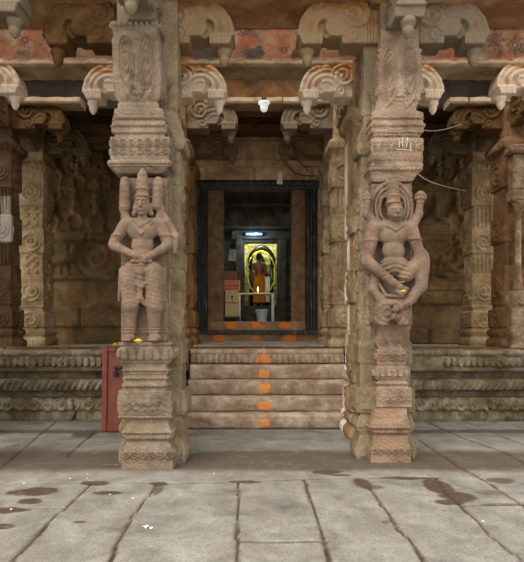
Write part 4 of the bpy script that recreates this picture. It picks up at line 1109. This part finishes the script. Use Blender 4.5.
# thin pale strokes on the right pillar
mb = MB()
for q in [((398,139),(399,148)), ((402,138),(402,147)), ((399,143),(405,143)), ((407,138),(406,148)), ((396,150),(411,151)), ((410,143),(410,150))]:
    a_, b_ = W(*q[0], 5.84), W(*q[1], 5.84); a_.y = b_.y = 5.815; mb.tube([a_, b_], .004, 5)
o = mb.build('pale_stroke', plain('pale_beige', (.55, .50, .42), rough=.9), tR); o.location = (-1.62, -YR, 0)

# litter on the floor
def scrap(px, py, s, label, group='white specks and scraps on the floor slabs'):
    x, y = flr(px, py); mb = MB(); r_ = random.Random(px)
    n = 9; top = []
    for k in range(n):
        a_ = 2*PI*k/n; rr = s*(.6+.5*r_.random()); top.append((math.cos(a_)*rr, math.sin(a_)*rr*.8, .004+s*.5*r_.random()))
    v = [(0, 0, s*.55)]+top+[(p[0]*.96, p[1]*.96, p[2]-.004) for p in top]+[(0, 0, s*.5)]
    f = [(0, 1+k, 1+(k+1) % n) for k in range(n)]+[(1+k, 1+n+k, 1+n+(k+1) % n, 1+(k+1) % n) for k in range(n)]+[(1+2*n, 1+n+(k+1) % n, 1+n+k) for k in range(n)]
    o = mb.add(v, f).build('paper_scrap', M_white, None, (x, y, .002))
    return tag(o, label, 'litter', group)
scrap(146, 528, .032, 'largest crumpled white scrap on the floor before the guardian pillar')
scrap(151, 529, .018, 'small white scrap touching the largest crumpled one')
for (px, py), lb in zip([(24,484),(11,510),(110,495),(214,474),(483,522),(87,475),(87,479),(70,479),(172,461),(133,499)],
    ['white speck beside the upper left dirt patch', 'white speck on the dirt patch at the left edge', 'white speck on the slab below the red board', 'white speck on the dark floor strip between the pillars', 'white speck in the slab joint at the lower right',
     'upper of two white specks left of the guardian pillar', 'lower of two white specks left of the guardian pillar', 'white speck on the dark strip at the left', 'white speck beside the rear foot of the guardian pillar', 'faint white speck in front of the guardian pillar']):
    scrap(px, py, .012, lb)

# ------------------------------------------------ inside the shrine
D = 12.72
M_whitemetal = plain('white_painted_metal', (.93, .94, .95), rough=.35, bump=0)
tb = thing('table', 'white metal framed table standing before the inner doorway', 'table', (WX(256, D), D, 1.72))
h = WZ(293, D)-1.72; hx = 17.5*D/500
MB().box((-hx-.03, -.04, h-.035), (hx+.03, .36, h), .008).build('table_top', M_whitemetal, tb)
for sx in (-1, 1):
    MB().box((sx*hx-.035-.02*sx, -.03, 0), (sx*hx+.035-.02*sx, .03, h-.035), .008).build('leg', M_whitemetal, tb)
    MB().box((sx*hx-.03, .28, 0), (sx*hx+.03, .34, h-.035), .008).build('leg', M_whitemetal, tb)
bk = thing('bucket', 'pale blue plastic bucket on the floor behind the threshold', 'bucket', (WX(262, 12.2), 12.2, 1.72))
M_bucket = plain('pale_blue_plastic', (.66, .78, .80), rough=.4, bump=0)
MB().lathe([(.11, 0), (.115, .01), (.145, .30), (.155, .305), (.155, .33), (.14, .33), (.135, .30), (.105, .03), (.0, .03)], (0, 0, 0), 28).build('pail', M_bucket, bk, smooth=True)
MB().tube([(math.cos(a_)*.158, -.01-.03*math.sin(a_), .31-.13*math.sin(a_)) for a_ in np.linspace(0, PI, 14)], .005, 6).build('handle', M_whitemetal, bk, smooth=True)
# lamp flame on the table
ol = thing('oil_lamp', 'small brass oil lamp with a burning flame on the white table', 'lamp', (WX(258, 12.9), 12.9, 1.72+h))
MB().lathe([(.03, 0), (.035, .01), (.012, .02), (.012, .04), (.045, .06), (.05, .075), (.01, .07)], (0, 0, 0), 16).build('lamp_bowl', plain('brass', (.6, .4, .12), rough=.35, metal=.9), ol, smooth=True)
MB().lathe([(.004, .07), (.018, .10), (.014, .13), (.001, .17)], (0, 0, 0), 10).build('flame', plain('flame', (1, .6, .2), emit=14, ecol=(1, .55, .18), bump=0), ol, smooth=True)
l = lamp('POINT', 'oil_lamp_light', (WX(258, 12.7), 12.8, 1.72+h+.22), (0, 0, 0), 6, (1, .6, .28), shadow_soft_size=.03)

# stacked boxes at the left
M_card = plain('yellow_cardboard', (.80, .62, .28), rough=.8, vary=.12)
M_pink = plain('pinkish_red_carton', (.80, .25, .16), rough=.7)
M_wood = plain('brown_wood', (.26, .10, .03), rough=.5)
D = 12.25; m = D/500
bx0 = WX(222, D)
st_ = thing('stand', 'low dark stand under the stacked cartons', 'stand', (WX(230, D), D+.15, 1.72))
MB().box((-.32, -.2, .12), (.24, .2, .16), .005).build('shelf_board', M_inside, st_)
for sx in (-.29, .21):
    for sy in (-.17, .17): MB().box((sx-.02, sy-.02, 0), (sx+.02, sy+.02, .12)).build('leg', M_inside, st_)
def carton(label, x0, x1, y0, y1, mat, lid, dz0=None):
    z0, z1 = WZ(y1, D), WZ(y0, D)
    t = thing('carton', label, 'box', ((WX(x0, D)+WX(x1, D))/2, D+.15, z0))
    wx_ = (WX(x1, D)-WX(x0, D))/2
    MB().box((-wx_, -.17, 0), (wx_, .17, z1-z0), .008).build('box_body', mat, t)
    MB().box((-wx_-.004, -.174, (z1-z0)*lid), (wx_+.004, -.171, (z1-z0)*lid+.02), .001).build('tape', M_wood, t)
    return t, wx_, z1-z0
zb_ = 328-(1.88-1.6)*500/D
c1, wx_, hz = carton('yellow cardboard carton with a dark printed mark, lowest of the stack', 225, 238.5, 290, zb_, M_card, .5)
MB().box((.0, -.178, hz*.55), (.015, -.172, hz*.8)).box((-.02, -.178, hz*.72), (.035, -.172, hz*.77)).build('printed_mark', M_iron, c1)
carton('pinkish red carton in the middle of the stack', 223.5, 239.5, 280, 289.9, M_pink, .4)
carton('brown wooden box on top of the stacked cartons', 222.5, 236, 271, 279.9, M_wood, .7)
cl = hfield(-.13, .13, -.2, .2, .02, lambda x, z: .01*np.sin(x*30+z*9), .006)
pn = link('paper_notice', new_mesh('paper_notice', *cl), plain('bluish_paper', (.35, .45, .45), rough=.7), None, (WX(232.5, 13.3), 13.3, WZ(255, 13.3)))
pn.rotation_euler = (0, math.radians(8), 0); pn.scale = (.75, 1, .8)
tag(pn, 'pale bluish paper notice hanging in the dark room at the left', 'notice')
MB().tube([(0, 0, .19), (0, .0, 2.42)], .006, 6).build('hanging_string', M_cabled, pn)
pn.children[0].scale = (1, 1, 1)
# bluish tube lamp over the inner door
D = 14.55
tl = thing('tube_lamp', 'short bluish tube lamp glowing above the inner doorway', 'lamp', (WX(254, D), D, WZ(234, D)))
MB().box((-.26, .02, -.05), (.26, .12, .05), .01).build('housing', M_iron, tl)
M_tube = plain('bluish_lamp_tube', (.3, .5, 1), emit=1.1, ecol=(.16, .38, 1.0), bump=0)
MB().tube([(-.24, 0, 0), (.24, 0, 0)], .035, 12).build('lamp_tube', M_tube, tl, smooth=True)
MB().lathe([(.01, -.025), (.022, -.015), (.026, 0), (.022, .015), (.01, .025)], (.06, -.05, 0), 12).build('bright_bulb', plain('bright_bulb', (1, 1, 1), emit=12, ecol=(.8, .9, 1), bump=0), tl, smooth=True)
lamp('POINT', 'tube_lamp_light', (WX(254, D), D-.2, WZ(236, D)), (0, 0, 0), 7, (.82, .92, 1.0), shadow_soft_size=.1)
lamp('POINT', 'unseen_sanctum_bulb_light', (.16, 16.15, 4.5), (0, 0, 0), 45, (1, .93, .6), shadow_soft_size=.15)
sb = thing('unseen_sanctum_bulb', 'x', 'lamp', (.16, 16.15, 4.6))  # bulb added out of sight as the source of the niche light
sb['label'] = 'unseen warm bulb added behind the inner lintel to light the deity niche'
MB().lathe([(.01, -.1), (.04, -.07), (.045, -.04), (.02, 0), (.02, .3)], (0, 0, 0), 12).build('unseen_bulb_glass', plain('unseen_warm_bulb', (1, .9, .6), emit=6, ecol=(1, .9, .6), bump=0), sb, smooth=True)
# beam with carved lumps inside
def inner_beam(x, z): return -.0+.05*band(z, 4.88, 4.98, .02)+.05*band(z, 5.15, 5.25, .02)+.14*np.sqrt(np.clip(1-((((x+.1)/.75) % 1-.5)*.75/.27)**2-((z-4.62)/.22)**2, 0, 1))
v, f = hfield(-2.0, 2.2, 4.38, 5.38, .03, inner_beam, .3)
o = link('stone_beam', new_mesh('stone_beam', v, f), M_inside, None, (0, 13.4, 0)); tag(o, 'sooty carved beam crossing the dark room above the tube lamp', 'beam')

# deity niche: bright backdrop, arch, garland, white cloth
D = 17.3
bd = hfield(-.95, 1.15, 2.3, 4.55, .03, lambda x, z: .02+.03*fbm(x*8, z*8, 4)+.03*beads(x, (z*1.0) % .3, .02, .28, .28, 1), .05)
o = link('flowered_backdrop', new_mesh('flowered_backdrop', *bd), M_backdrop, None, (0, D, 0)); tag(o, 'bright yellow green backdrop at the rear of the inner shrine', 'backdrop')
D = 16.45; m = D/500
M_soot = plain('black_metal', (.012, .012, .012), rough=.4, metal=.5)
M_garl = plain('yellow_green_flowers', (.70, .72, .06), rough=.7, vary=.3, nscale=30, emit=.0)
M_idol = plain('black_stone_idol', (.02, .02, .02), rough=.3)
ar = thing('arch_frame', 'black pointed arch frame round the inner deity', 'arch', (WX(261.5, D), D, 2.26))
pts = []
for a_ in np.linspace(-.15*PI, 1.15*PI, 40):
    pts.append((math.cos(a_)*11.5*m, 0, WZ(262, D)-2.26+math.sin(a_)*(13*m)*(1+.12*math.sin(a_)**8)))
MB().tube(pts, .085, 8).tube([(pts[0][0], 0, 0), pts[0]], .06, 8).tube([(pts[-1][0], 0, 0), pts[-1]], .06, 8).build('arch_band', M_soot, ar, smooth=True)
for k in range(9):
    mb = MB(); a_ = PI*k/8; mb.tube([(math.cos(a_)*11.2*m, 0, WZ(262, D)-2.26+math.sin(a_)*13*m), (math.cos(a_)*14*m, 0, WZ(262, D)-2.26+math.sin(a_)*16*m)], [.05, .01], 8)
    mb.build('arch_ray', M_soot, ar, smooth=True)
# garland: many little flower heads along an oval
mb = MB(); D = 16.30; m = D/500; r_ = random.Random(3)
for k in range(110):
    a_ = 2*PI*k/110
    if .30*PI < a_ < .70*PI: pass
    x_ = WX(261, D)+math.cos(a_)*14*m; z_ = WZ(273, D)+math.sin(a_)*21.5*m
    c = Vector((x_+r_.uniform(-.02, .02), r_.uniform(-.02, .02), z_-2.26)); rr = .028
    mb.lathe([(rr*.3, -rr), (rr, -rr*.3), (rr, rr*.3), (rr*.3, rr)], c, 6)
o = mb.build('flower_garland', M_garl, None, (0, D, 2.26), smooth=True); tag(o, 'oval yellow green flower garland hung round the deity', 'garland')
idol = thing('idol', 'dark deity statue draped with white cloth, facing the bare-backed person', 'statue', (WX(262, 16.9), 16.92, 2.26))
def idol_fn(X, Y, Z):
    d = s_cap(X, Y, Z, (0, 0, .3), (0, 0, 1.05), .3, .2)
    d = smin(d, s_ell(X, Y, Z, (0, 0, 1.35), (.15, .15, .19)), .06); d = smin(d, s_cap(X, Y, Z, (0, 0, 1.5), (0, 0, 1.75), .12, .05), .05)
    for s in (-1, 1):
        d = smin(d, s_cap(X, Y, Z, (.2*s, 0, 1.12), (.36*s, 0, .85), .075, .06), .05); d = smin(d, s_cap(X, Y, Z, (.36*s, 0, .85), (.3*s, -.15, 1.1), .055, .05), .05)
    return d
v, f = sdf_mesh(idol_fn, (-.5, -.35, 0), (.5, .35, 1.85), .025)
link('body', new_mesh('body', v, f), M_idol, idol)
v, f = hfield(-.11, .11, .2, 1.05, .02, lambda x, z: .02*np.sin(x*60)+.02*np.sin(z*5), .02)
link('white_cloth', new_mesh('white_cloth', v, f), plain('white_cotton', (.75, .76, .74), rough=.9), idol, (.17, -.35, 0))
v, f = hfield(-.07, .07, .3, .9, .02, lambda x, z: .015*np.sin(x*60), .02)
link('red_cloth', new_mesh('red_cloth', v, f), plain('red_cotton', (.5, .08, .05), rough=.9), idol, (-.27, -.33, .35))
# niche pedestal in front, dark
o = MB().box((-.5, -.4, 0), (.5, .4, .28), .03).build('altar_base', M_inside, None, (WX(262, 16.7), 16.75, 2.0)); bpy.data.objects.remove(o)

# ------------------------------------------------ the priest
D = 15.5
pr_ = thing('person', 'bare-backed person in an orange dhoti standing in the inner doorway, seen from behind', 'person', (WX(259, D), D, 2.26))
def body_fn(X, Y, Z):
    c = lambda a, b, r1, r2: s_cap(X, Y, Z, a, b, r1, r2)
    d = s_ell(X, Y, Z, (0, 0, 1.52), (.082, .098, .12))
    for s in (-1, 1): d = smin(d, s_ell(X, Y, Z, (.083*s, .0, 1.51), (.012, .022, .032)), .01)
    d = smin(d, c((0, -.005, 1.45), (0, 0, 1.34), .055, .06), .03)
    d = smin(d, c((-.13, 0, 1.31), (.13, 0, 1.31), .062, .062), .05)
    d = smin(d, s_ell(X, Y, Z, (0, 0, 1.18), (.155, .10, .17)), .05); d = smin(d, s_ell(X, Y, Z, (0, .01, .98), (.135, .10, .15)), .05)
    d = smin(d, s_ell(X, Y, Z, (0, 0, .86), (.16, .115, .12)), .05)
    for s, e, h_ in ((-1, (-.235, .0, 1.06), (-.17, .22, 1.10)), (1, (.22, .02, 1.05), (.15, .24, 1.02))):
        d = smin(d, c((.165*s, 0, 1.30), e, .05, .04), .03); d = smin(d, c(e, h_, .038, .027), .02)
        hv = Vector(h_)
        d = smin(d, s_ell(X, Y, Z, tuple(hv+Vector((0, .04, 0))), (.02, .05, .04)), .015)
        for q in range(4): d = smin(d, c(tuple(hv+Vector((0, .07, .03-.02*q))), tuple(hv+Vector((.02*-s, .13-.008*abs(q-1.5), .025-.018*q))), .0095, .008), .006)
        d = smin(d, c(tuple(hv+Vector((0, .03, .035))), tuple(hv+Vector((-.02*s, .07, .06))), .011, .009), .006)
        d = smin(d, c((.08*s, 0, .82), (.085*s, .015, .46), .085, .058), .04); d = smin(d, c((.085*s, .015, .46), (.085*s, -.01, .09), .055, .035), .02)
        d = smin(d, c((.085*s, -.03, .04), (.095*s, .13, .025), .036, .026), .02)
        d = smin(d, s_ell(X, Y, Z, (.028*s, .09, 1.53), (.013, .012, .008)), .004)
    d = smin(d, c((0, .095, 1.53), (0, .113, 1.50), .01, .014), .01)
    d = smin(d, c((-.02, .09, 1.455), (.02, .09, 1.455), .008, .008), .004)
    return d
v, f = sdf_mesh(body_fn, (-.34, -.2, -.02), (.34, .42, 1.68), .0115)
M_skin = plain('brown_skin', (.22, .085, .045), rough=.5, vary=.06, bump=0)
body = link('body', new_mesh('body', v, f), M_skin, pr_)
def hair_fn(X, Y, Z):
    d = s_ell(X, Y, Z, (0, -.015, 1.55), (.096, .105, .115)); cut = np.maximum(Y-.05, 1.49-Z+Y*.8)
    d = np.maximum(d, cut); return smin(d, s_ell(X, Y, Z, (0, -.11, 1.52), (.045, .04, .045)), .02)
v, f = sdf_mesh(hair_fn, (-.13, -.18, 1.38), (.13, .14, 1.7), .009)
link('hair', new_mesh('hair', v, f), plain('black_hair', (.012, .01, .009), rough=.9, bump=.4, nscale=60), pr_)
# dhoti: wrapped cloth, a closed folded sleeve round both legs
Nn = 72; rows = 30; vv = []; ff = []
for lay in (0, 1):
    for i_ in range(rows+1):
        t_ = i_/rows; z_ = .98-(.98-.12)*t_
        for k in range(Nn):
            a_ = 2*PI*k/Nn
            rx = .168+.012*t_+(.010+.008*t_)*math.sin(a_*13+t_*2)-.012*lay; ry = .135+.02*t_+(.008+.008*t_)*math.sin(a_*13+t_*2)-.012*lay
            vv.append((rx*math.cos(a_), ry*math.sin(a_)+.01, z_))
o_ = (rows+1)*Nn
for i_ in range(rows):
    for k in range(Nn):
        k2 = (k+1) % Nn
        ff.append((i_*Nn+k, (i_+1)*Nn+k, (i_+1)*Nn+k2, i_*Nn+k2)); ff.append((o_+i_*Nn+k, o_+i_*Nn+k2, o_+(i_+1)*Nn+k2, o_+(i_+1)*Nn+k))
for k in range(Nn):
    k2 = (k+1) % Nn; ff.append((k, k2, o_+k2, o_+k)); b_ = rows*Nn; ff.append((b_+k2, b_+k, o_+b_+k, o_+b_+k2))
link('dhoti', new_mesh('dhoti', vv, ff), plain('orange_cotton', (.78, .27, .01), rough=.8, vary=.12), pr_)
mb = MB().tube([(.17*math.cos(a_), .135*math.sin(a_)+.01, .965+.01*math.sin(3*a_)) for a_ in np.linspace(0, 2*PI, 40)], .02, 8)
mb.build('waistband', plain('dark_orange_cotton', (.6, .17, .01), rough=.8), pr_, smooth=True)
